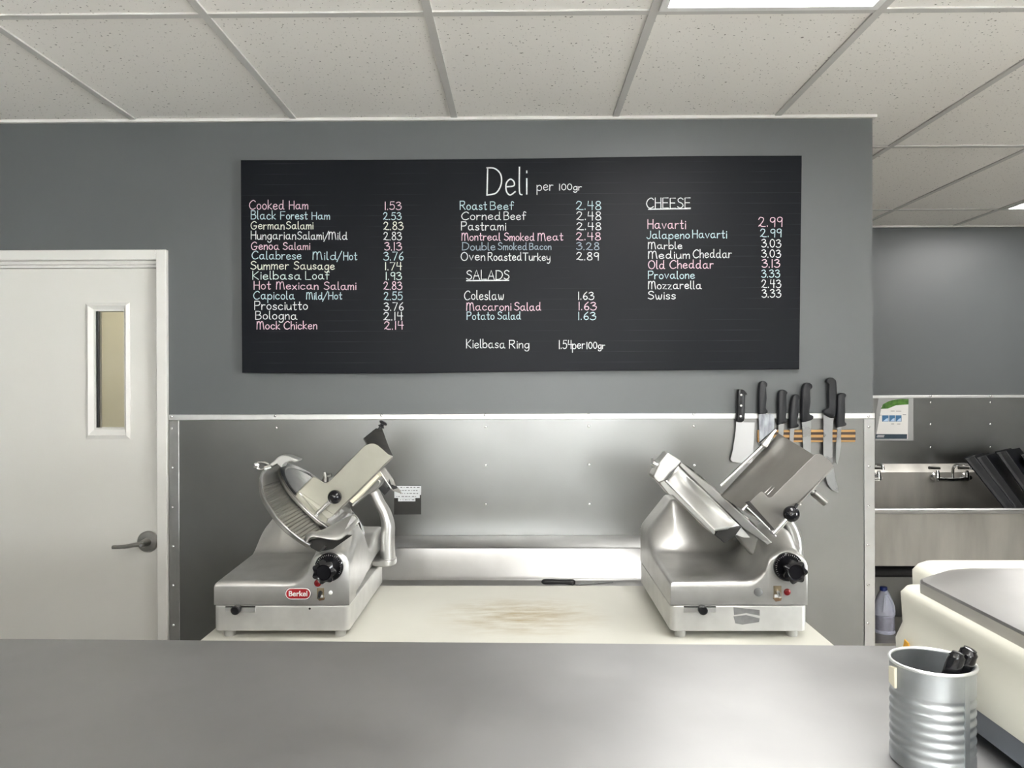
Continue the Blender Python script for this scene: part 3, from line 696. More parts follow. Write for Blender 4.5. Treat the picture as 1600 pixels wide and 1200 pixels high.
def slicer(o, label, side):
    """o: world position of the front left bottom corner"""
    o = Vector(o)
    t = thing('meat_slicer', o+Vector((.175,.25,0)), label, 'meat slicer', 'electric meat slicers on the cutting board')
    A = M['alu']
    Lc = lambda x, y, z: o+Vector((x,y,z))
    def P(pts, n, p): return [atP(px, py, n, p) for px, py in pts]
    def PYl(pts, y): return [atY(px, py, o.y+y) for px, py in pts]
    # base
    bm = B()
    r = .014; outl = []
    for cx, cy, a0 in ((.349-r,r,-90),(.349-r,.49-r,0),(r,.49-r,90),(r,r,180)):
        for kk in range(6):
            a = radians(a0+90*kk/5); outl.append(Lc(cx+r*cos(a), cy+r*sin(a), .020))
    slab(bm, outl, (0,0,.0655)); obj('base', bm, M['alu_base'], t, bevel=.003)
    for x in (.030,.320):
        for y in (.030,.46):
            bm = B(); lathe(bm, Lc(x,y,0), [(.014,0),(.0145,.003),(.0145,.022)], n=20); obj('foot', bm, M['foot'], t, smooth=True)
    # housing
    bm = B(); NX, NY = 76, 92; W_, D_ = .350, .490; zb_ = .0875; R_ = .014
    def prof(x, y):
        h = hfun(x, y); e = min(x, W_-x, y, D_-y)
        rr = R_ if y > .012 or True else R_
        if e < rr: h -= rr-sqrt(max(0, rr*rr-(rr-e)**2))
        return h
    xs = [W_*i/NX for i in range(NX+1)]; ys = [D_*j/NY for j in range(NY+1)]
    xs = sorted(set(xs+[.001,.003,.006,.010,W_-.001,W_-.003,W_-.006,W_-.010])); ys = sorted(set(ys+[.001,.003,.006,.010]))
    g = [[bm.verts.new(Lc(x,y,prof(x,y))) for y in ys] for x in xs]
    for i in range(len(xs)-1):
        for j in range(len(ys)-1): bm.faces.new((g[i][j],g[i+1][j],g[i+1][j+1],g[i][j+1]))
    def skirt(row, zfun):
        low = [bm.verts.new(Vector((v.co.x,v.co.y,o.z+zfun(v.co.y-o.y)))) for v in row]
        for i in range(len(row)-1): bm.faces.new((row[i],row[i+1],low[i+1],low[i]))
        return low
    skirt([g[i][0] for i in range(len(xs))], lambda y: zb_)
    skirt(g[0], lambda y: zb_); skirt([g[i][-1] for i in range(len(xs))], lambda y: zb_)
    lowr = skirt(g[-1], lambda y: zb_ if y < .085 else zb_+.013+.034*sst(y,.085,.40))
    inn = [bm.verts.new(v.co+Vector((-.05,0,.002))) for v in lowr]
    for i in range(len(inn)-1): bm.faces.new((lowr[i],lowr[i+1],inn[i+1],inn[i]))
    obj('housing', bm, A, t, smooth=True, angle=50)
    bm = B(); box(bm, o.x+.27, o.x+.315, o.y+.09, o.y+.485, o.z+.0865, o.z+.14); obj('slot_shade', bm, M['dark'], t)  # dark box inside the slide slot, its shade put into the colour
    bm = B(); tube(bm, [Lc(.326,.09,.098), Lc(.326,.485,.098)], .008); obj('slide_rod', bm, M['alu_dark'], t, smooth=True)
    # dial and its grip
    kc = Lc(.299,0,.186)
    bm = B(); lathe(bm, kc, [(.0365,-.004),(.0365,.007),(.034,.009),(.010,.009)], (0,-1,0), 48); dial = obj('dial', bm, M['gloss_black'], t, smooth=True)
    bm = B()
    for q in range(-2, 26):
        a = radians(200-q*9.2); c = kc+Vector((cos(a)*.0315,-.0094,sin(a)*.0315)); ln_ = .0022 if q % 3 == 0 else .0012
        d1 = Vector((cos(a),0,sin(a))); d2 = Vector((-sin(a),0,cos(a)))*.0004
        slab(bm, [c-d1*ln_-d2, c+d1*ln_-d2, c+d1*ln_+d2, c-d1*ln_+d2], (0,.0005,0))
    obj('dial_marks', bm, M['foot'], dial)
    bm = B()
    lob = lambda a, j: (1+.10*cos(7*a)) if j in (1,2,3) else 1
    lathe(bm, kc, [(.012,.008),(.020,.030),(.027,.044),(.028,.058),(.020,.064),(.017,.060),(.004,.060)], (0,-1,0), 56, lob)
    obj('dial_grip', bm, M['gloss_black'], dial, smooth=True)
    # slide lever
    lx = (.030,.107,.064) if side == 'L' else (.034,.116,.078)
    bm = B(); box(bm, o.x+lx[0], o.x+lx[1], o.y-.0015, o.y+.002, o.z+.069, o.z+.083); sl = obj('lever_slot', bm, M['bright_trim'], t)
    bm = B(); box(bm, o.x+lx[0], o.x+lx[1], o.y-.0022, o.y+.002, o.z+.0815, o.z+.0845); obj('slot_gap', bm, M['dark'], sl)
    bm = B(); kx = o.x+lx[2]; lathe(bm, (kx,o.y,o.z+.0805), [(.008,0),(.0085,.012),(.0115,.014),(.0115,.026),(.009,.028)], (0,-1,0), 20); obj('lever_knob', bm, M['black'], sl, smooth=True)
    # switches and lamps
    def fz(px, py): return atY(px, py, o.y-.0005)
    def button(px, py, r, m, h=.004, name='indicator_lamp', label=None):
        bm = B(); lathe(bm, fz(px,py)+Vector((0,.002,0)), [(r*1.25,0),(r*1.25,.003),(r,.0035),(r,h),(r*.7,h+.001)], (0,-1,0), 20); obj(name, bm, m, t, smooth=True, label=label)
    def toggle(px, py, wd, hg):
        c = fz(px,py); bm = B(); box(bm, c.x-wd/2, c.x+wd/2, c.y-.002, c.y+.002, c.z-hg/2, c.z+hg/2); s_ = obj('switch_plate', bm, M['brass'], t)
        bm = B(); tube(bm, [c+Vector((0,0,.001)), c+Vector((0,-.008,.001)), c+Vector((0,-.020,-.008))], [.006,.005,.0035], 10); obj('toggle', bm, M['chrome'] if side == 'R' else M['black'], s_, smooth=True)
        bm = B(); box(bm, c.x-wd*.4, c.x+wd*.4, c.y-.0026, c.y-.001, c.z-hg*.42, c.z-hg*.18); obj('white_mark', bm, M['white'], s_)
        bm = B(); slab(bm, [c+Vector((-wd*.6,.0003,-hg*.5)), c+Vector((-wd*.2,.0003,-hg*.78)), c+Vector((wd*.5,.0003,-hg*.7)), c+Vector((wd*.62,.0003,-hg*.45))], (0,.001,0)); obj('rust_mark', bm, M['rust'], s_)
    if side == 'L':
        button(496.5,911,.0075,M['redlamp'],.006, label='dark red indicator lamp'); toggle(501,926.5,.018,.026); button(516.5,926,.0042,M['white'],.005, name='push_button', label='small white push button')
        c = fz(466,927.5)
        def pill(bm, w2, h2, y0, th):
            pts = []
            for sx, a0 in ((1,-90),(-1,90)):
                for q in range(13):
                    a = radians(a0+180*q/12); pts.append(Vector((c.x+sx*(w2-h2)+h2*cos(a), c.y+y0, c.z+h2*sin(a))))
            slab(bm, pts, (0,th,0))
        bm = B(); pill(bm, .0345,.0160,-.0006,.002); bd = obj('badge', bm, M['greybtn'], t, label='red oval maker badge with white lettering')
        bm = B(); pill(bm, .0330,.0148,-.0012,.0012); obj('badge_border', bm, M['white'], bd)
        bm = B(); pill(bm, .0305,.0124,-.0018,.0012); obj('badge_field', bm, M['red'], bd)
        cu = bpy.data.curves.new('badge_text', 'FONT'); cu.body = 'Berkel'; cu.size = .0178; cu.align_x = 'CENTER'; cu.align_y = 'CENTER'; cu.extrude = .0003; cu.offset = .00035
        ob = bpy.data.objects.new('tmp', cu); COL.objects.link(ob); bpy.context.view_layer.update()
        me = bpy.data.meshes.new_from_object(ob.evaluated_get(bpy.context.evaluated_depsgraph_get())); COL.objects.unlink(ob); bpy.data.objects.remove(ob)
        xs_ = [v.co.x for v in me.vertices]; sc = .048/(max(xs_)-min(xs_))
        me.transform(Matrix.Translation(c+Vector((0,-.0023,-.0002))-wloc(bd)) @ Matrix.Rotation(pi/2,4,'X') @ Matrix.Scale(sc,4))
        lt_ = bpy.data.objects.new('lettering', me); COL.objects.link(lt_); me.materials.clear(); me.materials.append(M['white']); lt_.parent = bd
        bm = B(); lathe(bm, fz(484,951), [(.0028,-.001),(.0028,.0012)], (0,-1,0), 10); obj('screw', bm, M['dark'], t)
    else:
        button(1185,925,.009,M['greybtn'],.004, name='push_button', label='grey round push button'); toggle(1214.5,925,.0195,.032); button(1230,925,.0070,M['redlamp'],.005, label='red indicator lamp')
        for q in ([(1146,949),(1187,953),(1187,962),(1166,958),(1147,961)], [(1146,963),(1166,961),(1187,966),(1186,972),(1160,976),(1149,974)]):
            bm = B(); slab(bm, [atY(*p, o.y-.0004) for p in q], (0,.0008,0)); obj('worn_label', bm, M['smear'], t, label='grey worn label remnant')
    # blade disc with ring guard
    cw = o+CC
    bm = B(); lathe(bm, cw, [(.150,-.012),(.158,-.004),(.160,.002),(.146,.004),(.142,.001),(.060,.004),(.054,.010),(.010,.010)], NV, 64); obj('blade', bm, M['blade'], t, smooth=True)
    bm = B()
    ring = [(.150,-.012),(.160,-.010),(.162,-.004),(.160,-.002),(.156,-.003)]
    n = 64; q = Vector((0,0,1)).rotation_difference(NV); rows_ = []
    for rr, hh in ring+[(.150,-.012)]:
        rows_.append([bm.verts.new(cw+UV_*(rr*cos(2*pi*kk/n))+VV*(rr*sin(2*pi*kk/n))+NV*hh) for kk in range(n)])
    for r0, r1 in zip(rows_, rows_[1:]):
        for kk in range(n): bm.faces.new((r0[kk],r0[(kk+1)%n],r1[(kk+1)%n],r1[kk]))
    obj('blade_guard', bm, M['alu_dark'], t, smooth=True)
    # motor neck that carries the blade
    bm = B(); tube(bm, [cw-NV*.018, cw-NV*.05, Lc(.23,.41,.25)], [.060,.050,.045], 24); obj('blade_housing', bm, M['alu_dark'], t, smooth=True)
    # carriage -----------------------------------------------------
    dc = 0 if side == 'L' else -.268
    yp = .185+dc                                  # front plate
    if side == 'L':
        pl = [(465,768.7),(475,758),(486,747),(490,745.5),(494,746),(505.5,754.5),(508,755),(512,753.5),(517.5,749),(565.3,700.7),(569,697),(573.3,694.7),(578,693.2),(583,693),(587,694),(591,696.5),(612,714.7),(588,739),(544,782),(525,800.7),(519,807.5),(514,810),(508,810.5),(502,809),(497,806),(493.5,802.5),(469.5,774)]
        A0, B0 = PYl([(522,804),(612.5,714.7)], yp)
        mp_ = M['plate_pale']
    else:
        pl = [(1162,794),(1167,788),(1186,770),(1189,768.2),(1192,768.5),(1199,776.3),(1202,777.8),(1206,776.5),(1272.6,711),(1277,709.3),(1284,710),(1296,719),(1303.4,729),(1247,785),(1212,829),(1208,829)]
        A0, B0 = PYl([(1211,829),(1303,729.5)], yp)
        mp_ = M['tray_side']
    bm = B(); slab(bm, PYl(pl, yp), (0,.0045,0)); tr = obj('tray_side', bm, mp_, t, bevel=.0012)
    Wv = Vector((-.066,.205,.069))
    bm = B()
    if side == 'L':
        tabs = [A0, B0, B0+Wv, B0+Wv-TV*.030-NF*0, B0+Wv-TV*.032-NF*-.012, B0+Wv-TV*.062+NF*.012, B0+Wv-TV*.064, A0+Wv+TV*.03]
        tabs = [A0, B0, B0+Wv, B0+Wv-TV*.05, A0+Wv+TV*.02]
    else: tabs = [A0, B0, B0+Wv, A0+Wv-TV*.02]
    slab(bm, [p+Vector((0,.003,0)) for p in tabs], TV.cross(Wv).normalized()*-.004); obj('tray_floor', bm, M['tray_steel'], t, bevel=.001)
    if side == 'L':
        # raised end fence with knob
        Y2 = yp+.10
        fp = [(590,673),(585.3,670.7),(567.3,685.3),(568,688.7),(572,700),(600,712),(612,714)]
        bm = B(); e0 = B0+Vector((0,.004,0)); e1 = B0+Wv; tp = atY(593,671.5,(B0+Wv).y); 
        slab(bm, [e0, tp, atY(586,670.5,tp.y), atY(567.5,685.3,tp.y), atY(573,697,o.y+yp+.02), atY(592,706,o.y+yp+.006)], TV*.004); obj('end_fence', bm, M['alu_dark'], t, bevel=.001)
        kt = atY(594,669.5,tp.y); ku = (atY(598.5,661.5,tp.y)-kt).normalized()
        bm = B(); lathe(bm, kt-ku*.004, [(.006,0),(.006,.008),(.010,.009),(.010,.012),(.006,.014),(.006,.018),(.0125,.021),(.0125,.025),(.008,.028)], ku, 20); obj('fence_knob', bm, M['black'], t, smooth=True)
        bm = B(); tube(bm, [atY(508,752,o.y+yp+.05), atY(509,745,o.y+yp+.05), atY(507,738,o.y+yp+.05)], [.010,.007,.004], 10); tube(bm, [atY(512,744,o.y+yp+.05), atY(518,742,o.y+yp+.05)], .006, 10); obj('pusher_pin', bm, M['alu_dark'], t, smooth=True)
        bm = B(); slab(bm, PYl([(588,740),(592.7,744.5),(551,786.5),(545.5,782.5)], yp+.012), (0,.08,0)); obj('tray_flange', bm, M['cream'], t)
        # crease on the plate
        bm = B(); q0, q1 = PYl([(468,769),(519,803)], yp-.0006); tube(bm, [q0,q1], .0012, 6); q0, q1 = PYl([(468,767.5),(487,748.5)], yp-.0006); tube(bm,[q0,q1],.001,6); obj('plate_crease', bm, M['plate_pale'], tr)
        fr_ = PYl([(466,771),(469,770),(497,802),(502,806),(500,808),(495,806)], yp-.003)
        bm = B(); slab(bm, fr_, (0,.01,0)); obj('tray_edge', bm, M['chrome'], t)
    else:
        ru0, ru1 = A0+Wv-TV*.02, B0+Wv
        r0_ = atY(1126,759,ru0.y-.005); r1_ = atY(1192,696,ru1.y-.01)
        bm = B(); tube(bm, [r0_, r1_], .0048, 12); obj('pusher_rod', bm, M['chrome'], t, smooth=True)
        r2_ = atY(1207,677,ru1.y-.01); r3_ = atY(1212,671.5,ru1.y-.01)
        bm = B(); tube(bm, [r1_-(r2_-r1_)*.1, r1_, r1_+(r2_-r1_)*.6, r2_, r3_], [.012,.017,.012,.007,.005], 14, .75); obj('rod_clamp', bm, M['chrome'], t, smooth=True)
        nrm = TV.cross(Wv).normalized()
        bm = B()
        for s in (.030,.037):
            f0, f1 = A0+Wv*(s/.205)+TV*.06, A0+Wv*(s/.205)+TV*.15
            pass
        for off in (0, 4):
            f0 = atP(1195+off, 770.5+off*.6, nrm, A0+nrm*.001); f1 = atP(1242+off, 726+off*.6, nrm, A0+nrm*.001); tube(bm, [f0,f1], .0019, 8)
        obj('floor_ridge', bm, M['steel_trim'], t, smooth=True)
        # lower bracket in front of the blade edge
        bm = B(); slab(bm, PYl([(1166,786),(1172,784),(1212,829),(1208,832)], yp-.014), (0,.010,0)); obj('tray_bracket', bm, M['dark'], t)
        bm = B(); tube(bm, PYl([(1167,793),(1190,815),(1212,838)], yp-.020), .0028, 8); obj('bracket_rod', bm, M['chrome'], t, smooth=True)
        bm = B(); tube(bm, PYl([(1160,797),(1170,787)], yp-.004), .0035, 8); obj('bracket_pin', bm, M['chrome'], t, smooth=True)
    # handle
    hy = .151 if side == 'L' else -.117
    if side == 'L': h0, h1 = PYl([(496,802.5),(518,781)], hy); hb = PYl([(523,776.5)], hy)[0]
    else: h0, h1 = PYl([(1209,833),(1232,808)], hy); hb = PYl([(1236.5,803)], hy)[0]
    bm = B(); tube(bm, [h0+Vector((0,.012,0)), h0, h1, hb], .0062, 14); hd_ = obj('carriage_handle', bm, M['chrome'], t, smooth=True)
    bm = B(); sphere(bm, hb, .0195, 28); obj('ball_knob', bm, M['gloss_black'], hd_, smooth=True)
    # arm
    ya = .43+dc
    Z0 = lambda px, py: atY(px, py, 1.975+.43)-Vector((-.79,1.975,.93))
    ctr = [(606,873),(605.5,858),(605.5,841),(606.3,820),(602,802),(594,787),(587,772),(584,764),(588,752)]
    rad = [.0235,.023,.0225,.021,.0185,.0165,.016,.018,.02]
    pts = spline([Z0(*p)+Vector((0,dc,0))+o for p in ctr], 4); rr_ = []
    for i in range(len(rad)-1): rr_ += [rad[i]+(rad[i+1]-rad[i])*q/4 for q in range(4)]
    rr_.append(rad[-1])
    bm = B(); tube(bm, pts, rr_, 18, 1.35, up=(0,1,0)); arm = obj('carriage_arm', bm, M['alu'], t, smooth=True)
    ah = [Z0(*p)+Vector((0,dc-.03,0))+o for p in ((591,745),(598,750),(596,757),(588,766),(575,772),(554,790),(551,786))]
    bm = B(); slab(bm, ah, (0,.07,0)); obj('arm_head', bm, M['alu_dark'], t, bevel=.004)
    c0 = Z0(606,873)+o+Vector((0,dc,0))
    bm = B(); pp = []
    for kk in range(24):
        a = 2*pi*kk/24; pp.append(Vector((c0.x+(.027*cos(a) if cos(a) > 0 else .065*cos(a)), c0.y+.045*sin(a), c0.z-.016)))
    slab(bm, pp, (0,0,.02)); obj('arm_foot', bm, M['alu'], t, bevel=.004)
    # latch under the tray
    if side == 'L':
        bm = B(); slab(bm, PYl([(595,732),(601,731),(613,748),(617,758),(624,766),(627.5,771.5),(613,767),(609,762),(593,736)], yp+.05), (0,.012,0)); la = obj('tray_latch', bm, M['tray_steel'], t, bevel=.001)
        bm = B(); tube(bm, PYl([(594,737),(611,763)], yp+.047), .0028, 8); obj('latch_rod', bm, M['chrome'], la, smooth=True)
        bm = B(); slab(bm, PYl([(608,748),(611,757),(620,760),(621,763),(614,765),(607,755)], yp+.048), (0,.003,0)); obj('latch_hook', bm, M['rubber'], la)
        bm = B(); slab(bm, PYl([(599,758),(604,763),(608,759),(610,764),(601,774),(591,763),(596,759)], yp+.09), (0,.02,0)); obj('bumper', bm, M['rubber'], t)
    else:
        bm = B(); tube(bm, PYl([(1262,763),(1278,776)], yp+.05), .0065, 12); la = obj('tray_latch', bm, M['alu_dark'], t, smooth=True)
        bm = B(); tube(bm, PYl([(1271,770),(1290,786)], yp+.05), .0092, 12); obj('latch_sleeve', bm, M['tray_steel'], la, smooth=True)
        bm = B(); tube(bm, PYl([(1239,800),(1246,787)], hy+.03), .004, 8); obj('handle_stem', bm, M['rubber'], hd_, smooth=True)
    # gauge plate side ---------------------------------------------
    if side == 'L':
        gp = cw-NV*.014
        zz = lambda X, Y: (390+X/6.667, 690+Y/6.667)
        outer = [(285,228),(220,262),(150,322),(128,370),(120,425),(130,520),(150,580),(180,640),(270,780),(330,850),(400,920),(500,1000),(620,1080)]
        inner = [(720,1010),(760,950),(650,800),(560,690),(470,550),(400,410),(350,310),(325,266)]
        oo = spline([atP(*zz(*p), NV, gp) for p in outer], 4)
        ii = spline([atP(*zz(*p), NV, gp) for p in inner], 3)
        bm = B(); slab(bm, oo+ii, NV*-.010); gpl = obj('gauge_plate', bm, M['gauge'], t, bevel=.0015)
        bm = B(); tube(bm, [p+NV*.001 for p in oo], .0028, 8); obj('plate_rim', bm, M['steel_trim'], gpl, smooth=True)
        # ribs along the slicing direction
        bm = B(); xs_ = [(p-gp).dot(UV_) for p in oo]
        def cross(u, loop):
            vs = [];
            for p, q in zip(loop, loop[1:]):
                a, b__ = (p-gp).dot(UV_), (q-gp).dot(UV_)
                if (a-u)*(b__-u) <= 0 and a != b__: vs.append(((p-gp)+(q-p)*((u-a)/(b__-a))).y)
            return vs
        for kk in range(24):
            u = -.125+kk*.0095; vo = cross(u, oo); vi = cross(u, ii)
            if not vo or not vi: continue
            v0, v1 = min(vo)+.012, max(vi)-.012
            if v1-v0 < .02: continue
            tube(bm, [gp+UV_*u+VV*v0+NV*.0003, gp+UV_*u+VV*(v0+.008)+NV*.0012, gp+UV_*u+VV*(v1-.008)+NV*.0012, gp+UV_*u+VV*v1+NV*.0003], .0022, 6)
        obj('rib', bm, M['gauge'], gpl, smooth=True); gpl.children[-1]['kind'] = 'stuff'
        cap = [(404.5,748),(406.5,741),(409.5,735.5),(418,727.5),(427.5,720.5),(433,715),(438,712),(444,711.5),(450,712.5),(459,716),(466.5,719),(464,721.5),(460,722.5),(456,720.8),(451,721),(446,722.5),(442,726),(439.5,731),(436.5,728),(433,724.5),(424,729.5),(413.5,738.5),(408.5,750),(406.5,754)]
        bm = B(); slab(bm, PYl(cap, .165), (0,.045,0)); obj('top_cap', bm, A, t, bevel=.004, seg=3)
        k0 = PYl([(424,728),(414,731),(404,727)], .15)
        bm = B(); tube(bm, k0[:2], .006, 10); tube(bm, spline(PYl([(420,726),(412,722.5),(404,723),(400.5,727),(404,733),(412,733),(420,727)], .15), 3), .0035, 8); sphere(bm, k0[2]+Vector((-.006,0,0)), .009, 14); obj('lock_knob', bm, M['chrome'], t, smooth=True)
        # deflector below the blade
        te = spline(PYl([(476,846),(479,840),(486,836.5),(495,834),(517,822),(540,810),(550,806)], .035), 4)
        be = spline(PYl([(479,848),(482,842),(489,838.5),(501,840),(520,843.5),(534,841),(561,815)], -.045), 4)
        bm = B(); nn = len(te)-1
        patch(bm, lambda u, v: te[round(u*nn)].lerp(be[round(u*nn)], v)+Vector((0,0,.010*sin(pi*v))), nn, 6); obj('deflector', bm, A, t, smooth=True, solid=.003, angle=60)
        bm = B(); slab(bm, PYl([(480,846),(500,841),(525,844),(540,838),(548,838),(520,858),(497,862),(486,856)], -.015), (0,.02,0)); obj('gap_shade', bm, M['dark'], t)  # solid dark slab standing in for the shaded gap under the deflector
        bm = B(); slab(bm, PYl([(498,862),(507,852.5),(510,853.5),(507,858),(499.5,863)], -.03), (0,.004,0)); obj('clip', bm, M['chrome'], t)
        bm = B(); slab(bm, PYl([(531,843),(549,826),(561,815),(555,808),(550,806)], -.03), (0,.004,0)); obj('deflector_bracket', bm, M['alu'], t)
    else:
        yg = -.02
        def bil(c, bulge, dy0, dy1):
            q00, q10, q11, q01 = c
            def f(u, v):
                px = (q00[0]*(1-u)+q10[0]*u)*(1-v)+(q01[0]*(1-u)+q11[0]*u)*v; py = (q00[1]*(1-u)+q10[1]*u)*(1-v)+(q01[1]*(1-u)+q11[1]*u)*v
                return atY(px, py, o.y+dy0+(dy1-dy0)*v+bulge*sin(pi*v)*(.35+.65*sin(pi*min(1,u*1.1))))
            return f
        bm = B(); patch(bm, bil([(1117,829.5),(1040,751.5),(1059,728.5),(1157,823)], .050, -.03, .05), 26, 14); obj('gauge_plate', bm, A, t, smooth=True, solid=.004, angle=80)
        bm = B(); slab(bm, PYl([(1030,754.5),(1037.5,751.5),(1117,829.5),(1118,833),(1115,836),(1051,774),(1046,774)], -.035), (0,.07,0)); obj('gauge_rail', bm, M['alu_dark'], t, bevel=.002)
        bm = B(); slab(bm, PYl([(1061,727),(1064.5,722.5),(1118.5,767),(1160,805),(1212,852),(1208,858),(1160,824),(1117,781)], .055), (0,.02,0)); obj('blade_cover', bm, M['alu_dark'], t, bevel=.002)
        cap = [(1020,744),(1023,749.5),(1029,754.5),(1033,753.5),(1037.5,751),(1047,739),(1058,729.5),(1064.5,721.5),(1063,719.5),(1045,708),(1043,708.5),(1032,720)]
        bm = B(); slab(bm, PYl(cap, -.03), (0,.06,0)); obj('top_cap', bm, A, t, bevel=.006, seg=3)
        k0 = PYl([(1029,729),(1019,723)], 0)
        bm = B(); tube(bm, k0, .007, 12); tube(bm, [k0[1]+Vector((.001,0,.011)), k0[1]+Vector((.003,0,-.013))], .004, 8); obj('lock_knob', bm, M['chrome'], t, smooth=True)
        bm = B(); slab(bm, PYl([(1123,826),(1159,823.5),(1148.5,838),(1132,849),(1117,835.5)], .03), (0,.05,0)); obj('gauge_bracket', bm, M['dark'], t, bevel=.002)
        bm = B(); slab(bm, PYl([(1148,835),(1158,824),(1172,840),(1162,840)], .06), (0,.004,0)); obj('bracket_plate', bm, M['alu_base'], t)
        bm = B(); slab(bm, PYl([(1150,838),(1166,824),(1216,856),(1206,868),(1190,876),(1172,866)], .09), (0,.03,0)); obj('blade_guard_foot', bm, M['alu_dark'], t, bevel=.006)
        bm = B(); tube(bm, PYl([(1206,861),(1214,856)], .05), .0032, 8); obj('clip', bm, M['chrome'], t, smooth=True)
    return t
slicer((-.79, 1.975, BZ), 'aluminium meat slicer with a red oval badge, at the left of the white board', 'L')
slicer((.385, 1.975, BZ), 'aluminium meat slicer without a badge, below the hanging knives', 'R')

# ------------------------------------------------------------------ service counter in front
FZ = 1.12
ct = thing('service_counter', (0, 1.0, 0), 'brushed steel service counter across the foreground', 'counter')
f0, f1 = atZ(0, 997, FZ), atZ(1390, 1008, FZ); dd = (f1-f0)/(f1.x-f0.x)
xl, xr = -2.2, 1.35
bm = B(); uvl = bm.loops.layers.uv.new('brush')
pa, pb = f0+dd*(xl-f0.x), f0+dd*(xr-f0.x)
slab(bm, [pa, pb, pb+Vector((-.01,-.92,0)), pa+Vector((-.01,-.92,0))], (0,0,-.04))
for f in bm.faces:
    for l in f.loops: l[uvl].uv = (l.vert.co.y+l.vert.co.z, l.vert.co.x)
obj('counter_top', bm, M['counter'], ct, bevel=.004)
bm = B(); box(bm, xl+.02, xr-.02, .50, 1.31, .08, FZ-.04); obj('counter_body', bm, M['steel_trim'], ct)
bm = B(); box(bm, xl+.04, xr-.04, .54, 1.27, 0, .08); obj('plinth', bm, M['dark'], ct)

# ------------------------------------------------------------------ tin can with tools
cc = Vector((.5085, .955, FZ))
can = thing('tin_can', cc, 'ribbed galvanised tin can holding black-handled tools', 'can')
R0 = .0478; H0 = .1235
bm = B(); pr = [(R0-.002,0),(R0,.002),(R0,.010)]
zs_ = [.014+.0006*i for i in range(130)]
pr += [(R0-.0011*(1-cos(2*pi*(z-.014)/.0112))/2*1.3, z) for z in zs_ if z < .014+.0112*6.99]
pr += [(R0, .096),(R0,H0-.001),(R0-.0015,H0-.001),(R0-.0015,.004)]
lathe(bm, cc, pr, n=72); obj('can_body', bm, M['galv'], can, smooth=True, angle=60)
bm = B(); n = 64
cr = [cc+Vector(((R0)*cos(2*pi*kk/n), (R0)*sin(2*pi*kk/n), H0)) for kk in range(n+1)]
tube(bm, cr, .0022, 8, caps=False); obj('can_rim', bm, M['galv_rim'], can, smooth=True)
bm = B(); a = radians(-68); d1 = Vector((cos(a), sin(a), 0)); d2 = Vector((-sin(a), cos(a), 0))
slab(bm, [cc+d1*(R0-.001)+d2*s*.004+Vector((0,0,z)) for s, z in ((-1,.003),(1,.003),(1,H0-.003),(-1,H0-.003))], d1*.0012); obj('side_seam', bm, M['galv'], can)
bm = B(); p = cc+Vector((-R0-.001,-.006,H0-.016)); slab(bm, [p+Vector((.0015,-.004,-.014)),p+Vector((0,.008,-.010)),p+Vector((0,.008,.010)),p+Vector((.0015,-.004,.012))], (-.004,0,0)); obj('ear_tab', bm, M['cream'], can, bevel=.001)
def tool(label, base, tip, r, n_=0):
    base, tip = Vector(base), Vector(tip)
    t = thing('kitchen_tool', base, label, 'kitchen tool', 'black-handled tools in the can')
    d = tip-base
    bm = B(); ts = [.50,.56,.66,.78,.88,.95,.985,1]; rs = [.5,.85,1,.95,1.02,.95,.7,.3]
    tube(bm, spline([base+d*x+Vector((0,0,-.004*sin((x-.5)*2*pi))) for x in ts], 2), [q*r for i, q in enumerate(rs) for _ in range(2)][:15], 18, .8); obj('handle', bm, M['gloss_black'], t, smooth=True, angle=70)
    bm = B(); tube(bm, [base, base+d*.52], .003, 8); obj('shank', bm, M['knife'], t, smooth=True)
tip1 = atY(1517, 1013, .935); tip2 = atY(1498, 1019, .920)
tool('thicker black tool handle leaning at the right inside the tin can', (.485,.955,FZ+.012), tip1, .0130)
tool('slimmer black tool handle leaning left of the thicker one in the tin can', (.477,.940,FZ+.012), tip2, .0100)

# ------------------------------------------------------------------ counter scale
sc_ = thing('counter_scale', (.82, 1.0, FZ), 'white counter scale with a large stainless platter at the right of the counter', 'scale')
def rrect(x0, x1, y0, y1, r, z, n=6):
    out = []
    for cx, cy, a0 in ((x1-r,y0+r,-90),(x1-r,y1-r,0),(x0+r,y1-r,90),(x0+r,y0+r,180)):
        for kk in range(n+1):
            a = radians(a0+90*kk/n); out.append(Vector((cx+r*cos(a), cy+r*sin(a), z)))
    return out
def loft(bm, loops):
    R_ = [[bm.verts.new(p) for p in l] for l in loops]; n = len(R_[0])
    for r0, r1 in zip(R_, R_[1:]):
        for kk in range(n): bm.faces.new((r0[kk], r0[(kk+1)%n], r1[(kk+1)%n], r1[kk]))
    bm.faces.new(R_[0][::-1]); bm.faces.new(R_[-1])
bm = B(); loft(bm, [rrect(.600,1.06,.72,1.22,.03,FZ+.010), rrect(.592,1.07,.71,1.228,.03,FZ+.014), rrect(.592,1.07,.71,1.228,.03,FZ+.046)]); obj('scale_base', bm, M['scale_base'], sc_, smooth=True)
for x in (.66,1.0):
    for y in (.78,1.16):
        bm = B(); lathe(bm, (x,y,FZ), [(.015,0),(.015,.012)], n=16); obj('foot', bm, M['rubber'], sc_, smooth=True)
bm = B(); loft(bm, [rrect(.588,1.074,.706,1.236,.035,FZ+.046), rrect(.588,1.074,.704,1.238,.035,FZ+.066), rrect(.596,1.066,.712,1.232,.035,FZ+.092), rrect(.601,1.06,.72,1.236,.022,FZ+.120), rrect(.601,1.058,.722,1.238,.022,FZ+.136),
    rrect(.606,1.052,.728,1.232,.024,FZ+.146), rrect(.625,1.04,.74,1.208,.03,FZ+.149), rrect(.650,1.02,.76,1.19,.03,FZ+.138)])
